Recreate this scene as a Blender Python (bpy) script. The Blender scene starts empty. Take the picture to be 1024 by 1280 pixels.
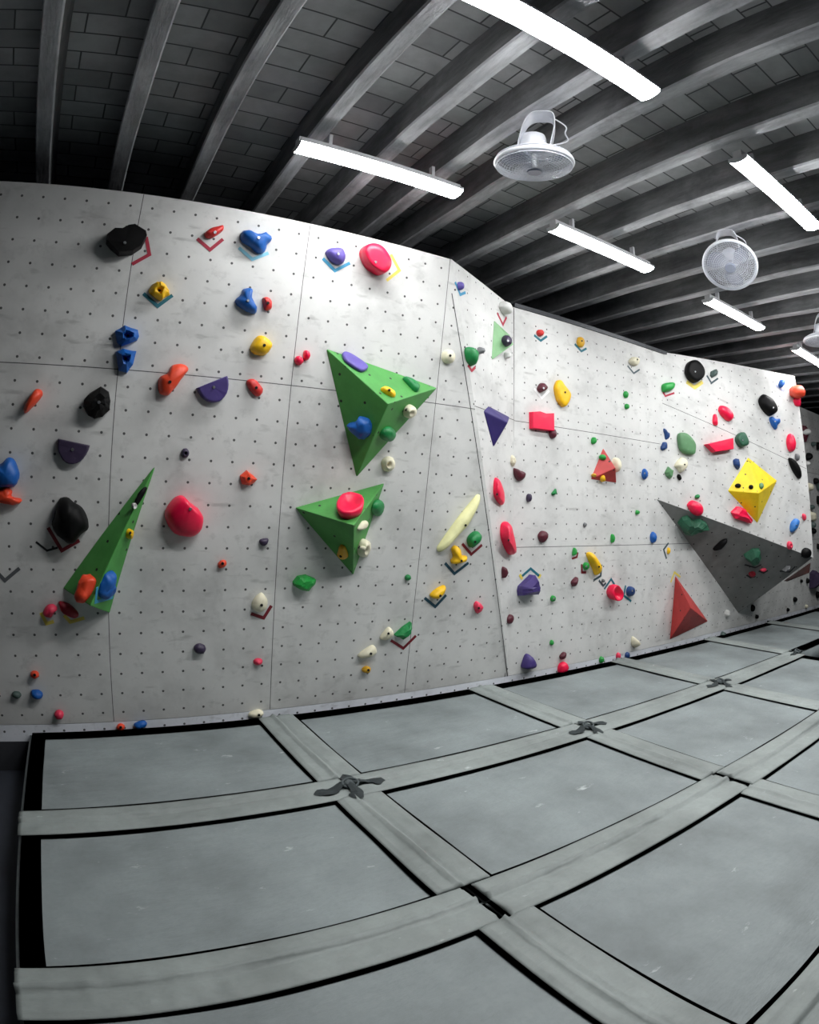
import bpy, bmesh, math, random
from mathutils import Vector, Matrix, noise
random.seed(7)
SC = bpy.context.scene
COL = SC.collection
PI = math.pi

# ------------------------------------------------------------------ lens
YAW, PIT, ROL = 0.5367, -0.0036, -0.0278
A1, A3, A5 = 0.8417, -0.0183, 0.0152          # theta = A1 r + A3 r^3 + A5 r^5, r in half heights
EYE = Vector((0, 0, 1.7))


def rot3():
    c, s = math.cos(ROL), math.sin(ROL)
    r = Matrix(((c, 0, s), (0, 1, 0), (-s, 0, c)))
    c, s = math.cos(PIT), math.sin(PIT)
    p = Matrix(((1, 0, 0), (0, c, -s), (0, s, c)))
    c, s = math.cos(YAW), math.sin(YAW)
    y = Matrix(((c, s, 0), (-s, c, 0), (0, 0, 1)))
    return y @ p @ r


RM = rot3()


def ray(px, py):
    u, v = (px - 512) / 640, -(py - 640) / 640
    r = math.hypot(u, v) + 1e-9
    t = A1 * r + A3 * r ** 3 + A5 * r ** 5
    return RM @ Vector((math.sin(t) * u / r, math.cos(t), math.sin(t) * v / r))


def hit(px, py, p, n):
    d = ray(px, py)
    return EYE + d * ((Vector(p) - EYE).dot(n) / d.dot(n))


def hz(px, py, z):
    return hit(px, py, (0, 0, z), Vector((0, 0, 1)))


cam = bpy.data.cameras.new('camera')
camo = bpy.data.objects.new('camera', cam)
COL.objects.link(camo)
SC.camera = camo
cam.type = 'PANO'
cam.sensor_fit = 'HORIZONTAL'
cam.sensor_width, cam.sensor_height = 36.0, 45.0
cam.clip_start = 0.05
LP = cam if hasattr(cam, 'fisheye_polynomial_k1') else cam.cycles
LP.panorama_type = 'FISHEYE_LENS_POLYNOMIAL'
LP.fisheye_fov = math.radians(175)
K = 640 / (1024 / 36.0)
LP.fisheye_polynomial_k0 = 0
# fit of the odd polynomial with the four terms the lens has
import numpy as np
_r = np.linspace(0, 1.35, 300)
_A = np.stack([(_r * K) ** i for i in (1, 2, 3, 4)], 1)
_s = np.linalg.lstsq(_A / np.abs(_A).max(0), A1 * _r + A3 * _r ** 3 + A5 * _r ** 5, rcond=None)[0] / np.abs(_A).max(0)
LP.fisheye_polynomial_k1, LP.fisheye_polynomial_k2, LP.fisheye_polynomial_k3, LP.fisheye_polynomial_k4 = [-float(x) for x in _s]
_m = Matrix.Identity(4)
for i in range(3):
    _m[i][0], _m[i][1], _m[i][2] = RM[i][0], RM[i][2], -RM[i][1]
_m.translation = EYE
camo.matrix_world = _m


# ------------------------------------------------------------------ helpers
def srgb(r, g, b):
    f = lambda c: (c / 255 / 12.92) if c / 255 <= 0.04045 else ((c / 255 + 0.055) / 1.055) ** 2.4
    return (f(r), f(g), f(b), 1)


def nmat(name):
    m = bpy.data.materials.new(name)
    m.use_nodes = True
    nt = m.node_tree
    return m, nt, nt.nodes['Principled BSDF']


def N(nt, t, **kw):
    n = nt.nodes.new(t)
    for k, v in kw.items():
        if k == 'op':
            n.operation = v
        elif isinstance(k, str) and hasattr(n, k):
            setattr(n, k, v)
    return n


def math_(nt, op, a, b=None, c=None):
    n = nt.nodes.new('ShaderNodeMath')
    n.operation = op
    for i, x in enumerate((a, b, c)):
        if x is None:
            continue
        if isinstance(x, (int, float)):
            n.inputs[i].default_value = x
        else:
            nt.links.new(x, n.inputs[i])
    return n.outputs[0]


def noise_(nt, vec, scale, detail=4, rough=0.55):
    n = nt.nodes.new('ShaderNodeTexNoise')
    n.inputs['Scale'].default_value = scale
    n.inputs['Detail'].default_value = detail
    n.inputs['Roughness'].default_value = rough
    if vec is not None:
        nt.links.new(vec, n.inputs['Vector'])
    return n.outputs['Fac']


def ramp_(nt, fac, stops):
    n = nt.nodes.new('ShaderNodeValToRGB')
    el = n.color_ramp.elements
    while len(el) < len(stops):
        el.new(0.5)
    for e, (p, c) in zip(el, stops):
        e.position = p
        e.color = c if len(c) == 4 else (*c, 1)
    nt.links.new(fac, n.inputs[0])
    return n.outputs[0]


def mix_(nt, fac, a, b, mode='MIX'):
    n = nt.nodes.new('ShaderNodeMix')
    n.data_type = 'RGBA'
    n.blend_type = mode
    for sock, x in ((n.inputs[0], fac), (n.inputs[6], a), (n.inputs[7], b)):
        if isinstance(x, (int, float)):
            sock.default_value = x
        elif isinstance(x, tuple):
            sock.default_value = x
        else:
            nt.links.new(x, sock)
    return n.outputs[2]


def bump_(nt, bsdf, h, strength=0.2, dist=0.01):
    n = nt.nodes.new('ShaderNodeBump')
    n.inputs['Strength'].default_value = strength
    n.inputs['Distance'].default_value = dist
    nt.links.new(h, n.inputs['Height'])
    nt.links.new(n.outputs[0], bsdf.inputs['Normal'])


def coord(nt, which='Object'):
    return nt.nodes.new('ShaderNodeTexCoord').outputs[which]


def g(v):
    return (v, v, v, 1)


def hold_mat(name, rgb, rough=0.5, chalk=0.25):
    m, nt, b = nmat(name)
    c = srgb(*rgb)
    co = coord(nt)
    n1 = noise_(nt, co, 9, 5)
    lo = (c[0] * .8, c[1] * .8, c[2] * .8, 1)
    base = ramp_(nt, n1, [(.3, lo), (.65, c)])
    n2 = noise_(nt, co, 22, 6, .7)
    ck = ramp_(nt, n2, [(.56, g(0)), (.8, g(chalk))])
    lum = 0.5
    col = mix_(nt, ck, base, (min(1, c[0] * .6 + .3), min(1, c[1] * .6 + .3), min(1, c[2] * .6 + .3), 1))
    nt.links.new(col, b.inputs['Base Color'])
    b.inputs['Roughness'].default_value = rough
    bump_(nt, b, noise_(nt, co, 120, 3), .25, .002)
    if sum(rgb) < 60:
        b.inputs['Specular IOR Level'].default_value = .15
    return m


HM = dict(
    black=hold_mat('black_resin', (10, 10, 11), .55, 0),
    red=hold_mat('red_resin', (214, 48, 44)),
    orange=hold_mat('orange_resin', (240, 74, 40)),
    pink=hold_mat('neon_pink_resin', (250, 20, 74), .38, .12),
    rose=hold_mat('rose_resin', (236, 58, 92)),
    crimson=hold_mat('crimson_resin', (150, 18, 40)),
    blue=hold_mat('blue_resin', (12, 92, 176)),
    sky=hold_mat('light_blue_resin', (52, 122, 200)),
    navy=hold_mat('navy_resin', (22, 62, 120)),
    purple=hold_mat('purple_resin', (66, 50, 118)),
    lilac=hold_mat('lilac_resin', (96, 82, 166)),
    plum=hold_mat('dark_plum_resin', (54, 42, 70)),
    yellow=hold_mat('yellow_resin', (250, 196, 8)),
    amber=hold_mat('amber_resin', (226, 172, 40)),
    green=hold_mat('green_resin', (14, 132, 66)),
    lime=hold_mat('bright_green_resin', (34, 160, 66)),
    forest=hold_mat('dark_green_resin', (38, 92, 68)),
    sage=hold_mat('sage_green_resin', (92, 140, 96)),
    cream=hold_mat('cream_resin', (238, 232, 205), .6, .1),
    lemon=hold_mat('pale_lemon_resin', (240, 238, 180), .6, .1),
    white=hold_mat('white_resin', (225, 225, 222), .6, .1),
    maroon=hold_mat('maroon_resin', (88, 26, 42)),
    grey=hold_mat('grey_resin', (120, 122, 124)),
    slate=hold_mat('slate_resin', (70, 88, 84)),
)


def plain(name, rgb, rough=.5, metal=0.0, var=.12):
    m, nt, b = nmat(name)
    c = srgb(*rgb)
    n1 = noise_(nt, coord(nt), 14, 4)
    nt.links.new(ramp_(nt, n1, [(.3, tuple(x * (1 - var) for x in c[:3])), (.7, c)]), b.inputs['Base Color'])
    b.inputs['Roughness'].default_value = rough
    b.inputs['Metallic'].default_value = metal
    return m


TM = {k: plain('tape_' + k, v, .6) for k, v in dict(
    red=(170, 34, 60), darkred=(118, 20, 34), teal=(26, 106, 122), blue=(60, 150, 190), lightblue=(130, 196, 220),
    navy=(24, 66, 84), yellow=(226, 206, 96), white=(245, 245, 245), grey=(92, 94, 98), black=(20, 20, 22),
    slate=(60, 78, 86), pale=(158, 164, 196)).items()}
STEEL = plain('bolt_steel', (170, 172, 176), .35, .9)
DARKBOLT = plain('bolt_socket', (18, 18, 18), .5, .3)


def tag(o, label=None, cat=None, group=None, kind=None):
    if label:
        o['label'] = label
    if cat:
        o['category'] = cat
    if group:
        o['group'] = group
    if kind:
        o['kind'] = kind
    return o


def link(name, bm, mat, parent=None, smooth=False, mw=None):
    me = bpy.data.meshes.new(name)
    if smooth:
        for f in bm.faces:
            f.smooth = True
    bm.to_mesh(me)
    bm.free()
    for m in (mat if isinstance(mat, (list, tuple)) else [mat]):
        me.materials.append(m)
    o = bpy.data.objects.new(name, me)
    COL.objects.link(o)
    if mw is not None:
        o.matrix_world = mw
    if parent is not None:
        o.parent = parent
    return o


def empty(name, loc=(0, 0, 0)):
    o = bpy.data.objects.new(name, None)
    o.empty_display_size = .1
    COL.objects.link(o)
    o.location = loc
    return o


def box(bm, x0, x1, y0, y1, z0, z1):
    vs = [bm.verts.new(p) for p in ((x0, y0, z0), (x1, y0, z0), (x1, y1, z0), (x0, y1, z0),
                                    (x0, y0, z1), (x1, y0, z1), (x1, y1, z1), (x0, y1, z1))]
    for f in ((0, 3, 2, 1), (4, 5, 6, 7), (0, 1, 5, 4), (1, 2, 6, 5), (2, 3, 7, 6), (3, 0, 4, 7)):
        bm.faces.new([vs[i] for i in f])
    return vs


def tube(bm, pts, r, seg=8, closed=False, cap=True):
    pts = [Vector(p) for p in pts]
    n = len(pts)
    rings = []
    prev = None
    for i, p in enumerate(pts):
        if closed:
            d = pts[(i + 1) % n] - pts[i - 1]
        else:
            d = pts[min(i + 1, n - 1)] - pts[max(i - 1, 0)]
        d.normalize()
        if prev is None:
            a = d.orthogonal().normalized()
        else:
            a = (prev - d * prev.dot(d)).normalized()
        prev = a
        b = d.cross(a)
        rr = r[i] if isinstance(r, (list, tuple)) else r
        rings.append([bm.verts.new(p + (a * math.cos(2 * PI * k / seg) + b * math.sin(2 * PI * k / seg)) * rr) for k in range(seg)])
    for i in range(n if closed else n - 1):
        A, B = rings[i], rings[(i + 1) % n]
        for k in range(seg):
            bm.faces.new((A[k], A[(k + 1) % seg], B[(k + 1) % seg], B[k]))
    if cap and not closed:
        bm.faces.new(rings[0][::-1])
        bm.faces.new(rings[-1])


def frame_mat(o, ex, ey, ez):
    m = Matrix.Identity(4)
    for i in range(3):
        m[i][0], m[i][1], m[i][2], m[i][3] = ex[i], ey[i], ez[i], o[i]
    return m


class Plane:
    """A wall face: a point, the normal that points into the room, and in-plane axes."""

    def __init__(self, p, n, ex=None):
        self.p = Vector(p)
        n = Vector(n).normalized()
        if n.dot(EYE - self.p) < 0:
            n = -n
        self.n = n
        if ex is None:
            ex = Vector((0, 0, 1)).cross(n)
        ex = Vector(ex)
        self.ex = (ex - n * ex.dot(n)).normalized()
        self.ey = n.cross(self.ex)

    def at(self, px, py, off=0.0):
        return hit(px, py, self.p + self.n * off, self.n)

    def loc(self, q):
        d = q - self.p
        return d.dot(self.ex), d.dot(self.ey)


def plane3(a, b, c):
    return Plane(a, (Vector(b) - Vector(a)).cross(Vector(c) - Vector(a)))


# ------------------------------------------------------------------ the walls' measured geometry
YW = 4.42                    # foot of the climbing wall
ZK = 0.11                    # seam above the kicker
ZT = 3.75                    # top of the wall
ZM = 0.05                    # top of the mats
TAU = .146                   # lean of the left wall
PA = Plane((0, YW, ZK), (0, -math.cos(TAU), -math.sin(TAU)))


def ya(z):
    return YW - (z - ZK) * math.tan(TAU)


TA = Vector((2.645, ya(ZT), ZT))
TC = Vector((3.755, YW, ZT - .04))
BC = Vector((3.79, YW, ZK))
PB = plane3(TA, TC, BC)
PC = Plane((0, YW, 0), (0, -1, 0))
DTL = Vector((6.246, YW, ZT))
DP1 = PC.at(821, 624)
DTR = Vector((8.404, 3.566, ZT))
PD = plane3(DTL, DP1, DTR)
DP2 = PD.at(1016, 697)
DP3 = PC.at(923, 766)
PD = Plane(DP1, PD.n, DP2 - DP1)
PG = plane3(DP1, DP2, DP3)
DRB = Vector((9.15, YW, ZT))
DRL = Vector((9.25, YW, 1.3))
PR = plane3(DTR, DP2, DRB)
PLANES = dict(A=PA, B=PB, C=PC, D=PD, G=PG, R=PR)

# ------------------------------------------------------------------ wall materials
HP = .1525


def wall_material(name, seams_u=(), period_u=None, seams_v=(), tone=1.0, dots=True, base=(209, 209, 207), wear=.75, dot_r=.0092):
    m, nt, b = nmat(name)
    uv = coord(nt, 'UV')
    sep = N(nt, 'ShaderNodeSeparateXYZ')
    nt.links.new(uv, sep.inputs[0])
    U, V = sep.outputs[0], sep.outputs[1]
    c = srgb(*base)
    n1 = noise_(nt, uv, 1.7, 8, .62)
    n2 = noise_(nt, uv, 7, 6, .7)
    col = ramp_(nt, n1, [(.28, tuple(x * .72 for x in c[:3])), (.5, c[:3]), (.68, tuple(min(1, x * 1.1) for x in c[:3]))])
    sm = ramp_(nt, n2, [(.55, g(0)), (.78, g(wear))])
    col = mix_(nt, sm, col, tuple(x * .62 for x in c[:3]) + (1,))
    # long faint scuffs
    mp = N(nt, 'ShaderNodeMapping')
    mp.inputs['Rotation'].default_value = (0, 0, .7)
    mp.inputs['Scale'].default_value = (2.5, 9, 1)
    nt.links.new(uv, mp.inputs[0])
    n3 = noise_(nt, mp.outputs[0], 1.6, 3, .5)
    col = mix_(nt, ramp_(nt, n3, [(.62, g(0)), (.74, g(.7 * wear))]), col, tuple(x * .5 for x in c[:3]) + (1,))

    def fr(s, p, o=0.0):
        x = math_(nt, 'DIVIDE', math_(nt, 'SUBTRACT', s, o), p)
        return math_(nt, 'MULTIPLY', math_(nt, 'SUBTRACT', math_(nt, 'FRACT', x), .5), p)

    mask = None

    def add(x):
        nonlocal mask
        mask = x if mask is None else math_(nt, 'MAXIMUM', mask, x)

    if dots:
        du, dv = fr(U, HP), fr(V, HP)
        d = math_(nt, 'SQRT', math_(nt, 'ADD', math_(nt, 'MULTIPLY', du, du), math_(nt, 'MULTIPLY', dv, dv)))
        add(math_(nt, 'LESS_THAN', d, dot_r))
    if period_u:
        du = math_(nt, 'ABSOLUTE', fr(U, period_u[0], period_u[1] - period_u[0] / 2))
        add(math_(nt, 'LESS_THAN', du, .0026))
    for s in seams_u:
        add(math_(nt, 'LESS_THAN', math_(nt, 'ABSOLUTE', math_(nt, 'SUBTRACT', U, s)), .0026))
    for s in seams_v:
        add(math_(nt, 'LESS_THAN', math_(nt, 'ABSOLUTE', math_(nt, 'SUBTRACT', V, s)), .0030))
    if mask is not None:
        col = mix_(nt, math_(nt, 'MULTIPLY', mask, .9), col, (.012, .012, .014, 1))
    nt.links.new(col, b.inputs['Base Color'])
    b.inputs['Roughness'].default_value = .62
    bump_(nt, b, noise_(nt, uv, 60, 4), .12, .002)
    return m


def uv_by(bm, fn):
    lay = bm.loops.layers.uv.new('UVMap')
    for f in bm.faces:
        for l in f.loops:
            l[lay].uv = fn(l.vert.co, f.normal)


def slab(name, quad, n, mat, fn, thick=.05):
    """A wall panel with thickness; quad is its face towards the room, n the normal into the room."""
    bm = bmesh.new()
    a = [bm.verts.new(p) for p in quad]
    b = [bm.verts.new(Vector(p) - n * thick) for p in quad]
    bm.faces.new(a)
    bm.faces.new(b[::-1])
    k = len(a)
    for i in range(k):
        bm.faces.new((a[(i + 1) % k], a[i], b[i], b[(i + 1) % k]))
    bmesh.ops.recalc_face_normals(bm, faces=bm.faces)
    uv_by(bm, fn)
    o = link(name, bm, mat)
    o['kind'] = 'structure'
    return o


CT = math.cos(TAU)
XL = -3.4
mA = wall_material('left_wall_paint', period_u=(1.22, .19), seams_v=(2.445 + 1.22 * 0,))


def fa(co, n):
    return co.x, (co.z - ZK) / CT


# shift so that a hole sits in the middle of each cell
def fa2(co, n):
    return co.x - .19, (co.z - ZK) / CT


mA = wall_material('left_wall_paint', period_u=(1.22, 0.0), seams_v=(2.475,))
slab('wall_left', [(XL, YW, ZK), (BC.x + .02, YW, ZK), (TA.x, TA.y, ZT), (XL, ya(ZT), ZT)], PA.n, mA, fa2)
mB = wall_material('return_wall_paint', seams_v=(2.475,), dot_r=.0078)


def fb(co, n):
    return (co - BC).dot(PB.ex), (co.z - ZK)


slab('wall_return', [TA, TC, (TC.x + .0, YW, ZK), BC], PB.n, mB, fb, .03)
mC = wall_material('centre_wall_paint', seams_v=(1.37, 2.58), dot_r=.0088)


def fc(co, n):
    return co.x - 3.895 + HP / 2, co.z - .226 + HP / 2


mC = wall_material('centre_wall_paint', seams_v=(1.37 - .226 + HP / 2, 2.58 - .226 + HP / 2), dot_r=.0088)
slab('wall_center', [(3.755, YW, ZK), (13.8, YW, ZK), (13.8, YW, ZT - .03), (3.755, YW, ZT - .03)], PC.n, mC, fc)


def fd(co, n):
    return PD.loc(co)[0] + .05, PD.loc(co)[1] + .06


mD = wall_material('right_wall_paint', seams_v=(1.17 + .06,), dot_r=.0085)
slab('wall_right', [DP1, DP2, DTR, DTL], PD.n, mD, fd, .03)
slab('wall_right_return', [DP2, DRL, DRB, DTR], PR.n, mD, lambda co, n: PR.loc(co), .006)
mK = wall_material('kicker_paint', dots=True, base=(222, 226, 233), wear=1.0)
slab('baseboard_left', [(XL, YW, -.02), (3.755, YW, -.02), (3.755, YW, ZK - .004), (XL, YW, ZK - .004)], PC.n, mK, lambda co, n: (co.x - .19, co.z + .02))
slab('baseboard_right', [(3.757, YW, -.02), (13.8, YW, -.02), (13.8, YW, ZK - .004), (3.757, YW, ZK - .004)], PC.n, mK, lambda co, n: (co.x - .12, co.z + .02))

DARK = plain('dark_plaster', (52, 54, 60), .9)
bm = bmesh.new()
box(bm, XL, 13.8, YW + .0, YW + .05, -.25, -.022)
tag(link('trim_1', bm, DARK), kind='structure')
bm = bmesh.new()
box(bm, 3.757, 6.3, YW - .018, YW + .05, ZT - .028, ZT + .012)
tag(link('trim_2', bm, plain('trim_steel', (70, 72, 76), .4, .4)), kind='structure')

edge_m = plain('joint_shadow_grey', (60, 60, 62), .8)  # thin tubes draw the dark joint lines, shade put into their colour
for nm, pa, pb in (('joint_shadow_1', TA + Vector((.004, -.002, -.3)), BC + Vector((0, -.003, 0))), ('joint_shadow_2', TC + Vector((0, -.003, 0)), Vector((TC.x, YW - .003, ZK)))):
    bm = bmesh.new()
    tube(bm, [pa, pb], .0035, 6)
    tag(link(nm, bm, edge_m), kind='structure')

# room shell
floor_m = plain('dark_floor_vinyl', (54, 58, 68), .7)
bm = bmesh.new()
box(bm, -4, 14, -4, 5.8, -.35, -.25)
tag(link('floor', bm, floor_m), kind='structure')
room_m = plain('grey_room_plaster', (58, 60, 64), .9)
for nm, b in (('wall_back', (-4, 14, 5.7, 5.8, -.25, 4.4)), ('wall_front', (-4, 14, -4.1, -4, -.25, 4.4)),
              ('wall_far_left', (-4.1, -4, -4, 5.8, -.25, 4.4)), ('wall_far_right', (14, 14.1, -4, 5.8, -.25, 4.4))):
    bm = bmesh.new()
    box(bm, *b)
    tag(link(nm, bm, room_m if nm != 'wall_back' else DARK), kind='structure')


# ceiling: tiles laid on beams
def tile_material():
    m, nt, b = nmat('ceiling_tiles')
    co = coord(nt)
    bt = nt.nodes.new('ShaderNodeTexBrick')
    bt.inputs['Scale'].default_value = 1
    bt.inputs['Brick Width'].default_value = .46
    bt.inputs['Row Height'].default_value = .19
    bt.inputs['Mortar Size'].default_value = .006
    bt.inputs['Color1'].default_value = srgb(196, 198, 200)
    bt.inputs['Color2'].default_value = srgb(96, 97, 99)
    bt.inputs['Mortar'].default_value = srgb(84, 84, 86)
    bt.inputs['Bias'].default_value = -.55
    nt.links.new(co, bt.inputs['Vector'])
    n1 = noise_(nt, co, 3, 6, .65)
    col = mix_(nt, ramp_(nt, n1, [(.35, g(0)), (.7, g(.5))]), bt.outputs[0], srgb(118, 119, 121))
    nt.links.new(col, b.inputs['Base Color'])
    b.inputs['Roughness'].default_value = .9
    bump_(nt, b, bt.outputs['Fac'], -.5, .01)
    return m


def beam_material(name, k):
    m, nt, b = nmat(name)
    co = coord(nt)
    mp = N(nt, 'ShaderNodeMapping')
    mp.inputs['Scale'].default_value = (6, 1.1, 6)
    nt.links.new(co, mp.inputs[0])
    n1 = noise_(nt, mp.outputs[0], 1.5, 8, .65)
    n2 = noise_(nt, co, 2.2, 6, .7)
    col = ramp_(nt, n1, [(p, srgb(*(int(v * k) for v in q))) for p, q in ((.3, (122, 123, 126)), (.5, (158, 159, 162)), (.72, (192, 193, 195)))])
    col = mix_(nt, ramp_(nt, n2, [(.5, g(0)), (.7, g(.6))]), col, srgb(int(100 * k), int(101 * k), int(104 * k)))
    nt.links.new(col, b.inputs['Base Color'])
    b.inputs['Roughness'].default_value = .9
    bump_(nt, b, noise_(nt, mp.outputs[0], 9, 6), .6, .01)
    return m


ZB, ZD = 4.15, 4.40
bm = bmesh.new()
box(bm, -4, 14, -4, 5.8, ZD, ZD + .08)
tag(link('ceiling', bm, tile_material()), kind='structure')
BM = [beam_material('grey_beam_sides', .8), beam_material('lighter_beam_underside', 1.27)]  # one beam material in two tones, undersides lighter than sides
BX = [-3.75, -3.13, -2.5, -1.88, -1.22, -.56, .05, .64, 1.27, 1.8, 2.27, 2.70, 3.36, 3.97, 4.55, 5.17, 5.77, 6.4, 7.0, 7.62, 8.24, 8.86,
      9.48, 10.1, 10.72, 11.34, 11.96, 12.58, 13.2]
for i, x in enumerate(BX):
    bm = bmesh.new()
    rnd = random.Random(i)
    n = 40
    rows = []
    w = .122 + rnd.uniform(-.012, .012)
    for k in range(n + 1):
        y = -3.99 + 9.68 * k / n
        wob = .012 * noise.noise(Vector((x * 3, y * .8, 1)))
        dz = .012 * noise.noise(Vector((x * 3, y * 1.7, 7)))
        xs = (x - w + wob, x + wob)
        z0 = ZB + dz
        rows.append([bm.verts.new((xs[0], y, ZD + .001)), bm.verts.new((xs[0], y, z0 + .012)), bm.verts.new((xs[0] + .01, y, z0)),
                     bm.verts.new((xs[1] - .01, y, z0)), bm.verts.new((xs[1], y, z0 + .012)), bm.verts.new((xs[1], y, ZD + .001))])
    for a, b in zip(rows, rows[1:]):
        for q in range(5):
            f = bm.faces.new((a[q], b[q], b[q + 1], a[q + 1]))
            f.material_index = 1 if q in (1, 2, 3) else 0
    bm.faces.new(rows[0])
    bm.faces.new(rows[-1][::-1])
    bmesh.ops.recalc_face_normals(bm, faces=bm.faces)
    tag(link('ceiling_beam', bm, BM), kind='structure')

# ------------------------------------------------------------------ lights
def lamp_material(name, strength):
    m, nt, b = nmat(name)
    nt.nodes.remove(b)
    em = nt.nodes.new('ShaderNodeEmission')
    em.inputs[0].default_value = (.99, 1, 1, 1)
    em.inputs[1].default_value = strength
    nt.links.new(em.outputs[0], nt.nodes['Material Output'].inputs[0])
    return m


DIFF = lamp_material('lamp_diffuser_wall_row', 52.0)
DIFF_NEAR = lamp_material('lamp_diffuser_near_row', 112.0)
WHITEM = plain('white_enamel', (225, 226, 230), .35)


def ceiling_light(xc, y, label, z=4.0, L=1.25, mat=DIFF):
    t = empty('ceiling_light', (xc, y, z))
    tag(t, label, 'ceiling light', 'tube lights under the beams')
    bm = bmesh.new()
    box(bm, -L / 2, L / 2, -.077, .077, .012, .03)
    box(bm, -L / 2, L / 2, -.035, .035, .03, .075)
    link('housing', bm, WHITEM, t)
    bm = bmesh.new()
    sec = [(.074 * math.cos(a), .01 + .026 * math.sin(a)) for a in [PI * 1.08 + k * (PI * .84) / 14 for k in range(15)]]
    sec = [(-.072, .012)] + sec + [(.072, .012)]
    ra = [bm.verts.new((-L / 2 + .004, p[0], p[1])) for p in sec]
    rb = [bm.verts.new((L / 2 - .004, p[0], p[1])) for p in sec]
    for k in range(len(sec) - 1):
        bm.faces.new((ra[k], ra[k + 1], rb[k + 1], rb[k]))
    bm.faces.new(ra)
    bm.faces.new(rb[::-1])
    bmesh.ops.recalc_face_normals(bm, faces=bm.faces)
    link('diffuser', bm, mat, t, smooth=False)
    for s in (-1, 1):
        bm = bmesh.new()
        x0 = s * (L / 2)
        ra = [bm.verts.new((x0 - .004 * s, p[0] * 1.04, p[1] * 1.04)) for p in sec]
        rb = [bm.verts.new((x0, p[0] * 1.04, p[1] * 1.04)) for p in sec]
        for k in range(len(sec)):
            kk = (k + 1) % len(sec)
            bm.faces.new((ra[k], ra[kk], rb[kk], rb[k]))
        bm.faces.new(ra)
        bm.faces.new(rb[::-1])
        bmesh.ops.recalc_face_normals(bm, faces=bm.faces)
        link('end_cap', bm, WHITEM, t)
        bm = bmesh.new()
        box(bm, s * .4 - .012, s * .4 + .012, -.02, .02, .075, .165)
        link('hanger', bm, WHITEM, t)
    return t


ceiling_light(1.69, 3.33, 'tube light in front of the left wall, left of the nearer fan')
ceiling_light(3.86, 3.30, 'tube light between the two fans, ahead of the middle wall')
ceiling_light(6.20, 3.32, 'small tube light just beyond the second fan, above the right wall top')
ceiling_light(8.55, 3.32, 'farthest tube light, cut by the right edge below a fan')
ceiling_light(1.80, 1.62, 'largest tube light, at the top edge of the picture', mat=DIFF_NEAR)
ceiling_light(3.95, 1.60, 'tube light right of the nearer fan, running off the right edge', mat=DIFF_NEAR)
ceiling_light(6.20, 1.60, 'tube light in the near row, just outside the picture on the right', mat=DIFF_NEAR)
ceiling_light(8.50, 1.60, 'added unseen tube light brightening the right wall, outside the picture on the right', mat=DIFF_NEAR)  # added out of view to brighten the right wall


# ------------------------------------------------------------------ fans
FANW = plain('fan_white_plastic', (236, 238, 244), .3)
FANG = plain('fan_guard_wire', (226, 229, 238), .35)
m, nt, b = nmat('fan_blade_plastic')
b.inputs['Base Color'].default_value = srgb(176, 182, 200)
b.inputs['Roughness'].default_value = .25
b.inputs['Alpha'].default_value = .75
nz = noise_(nt, coord(nt), 8)
nt.links.new(ramp_(nt, nz, [(.3, srgb(160, 166, 186)), (.7, srgb(190, 195, 210))]), b.inputs['Base Color'])
BLADE = m


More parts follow.
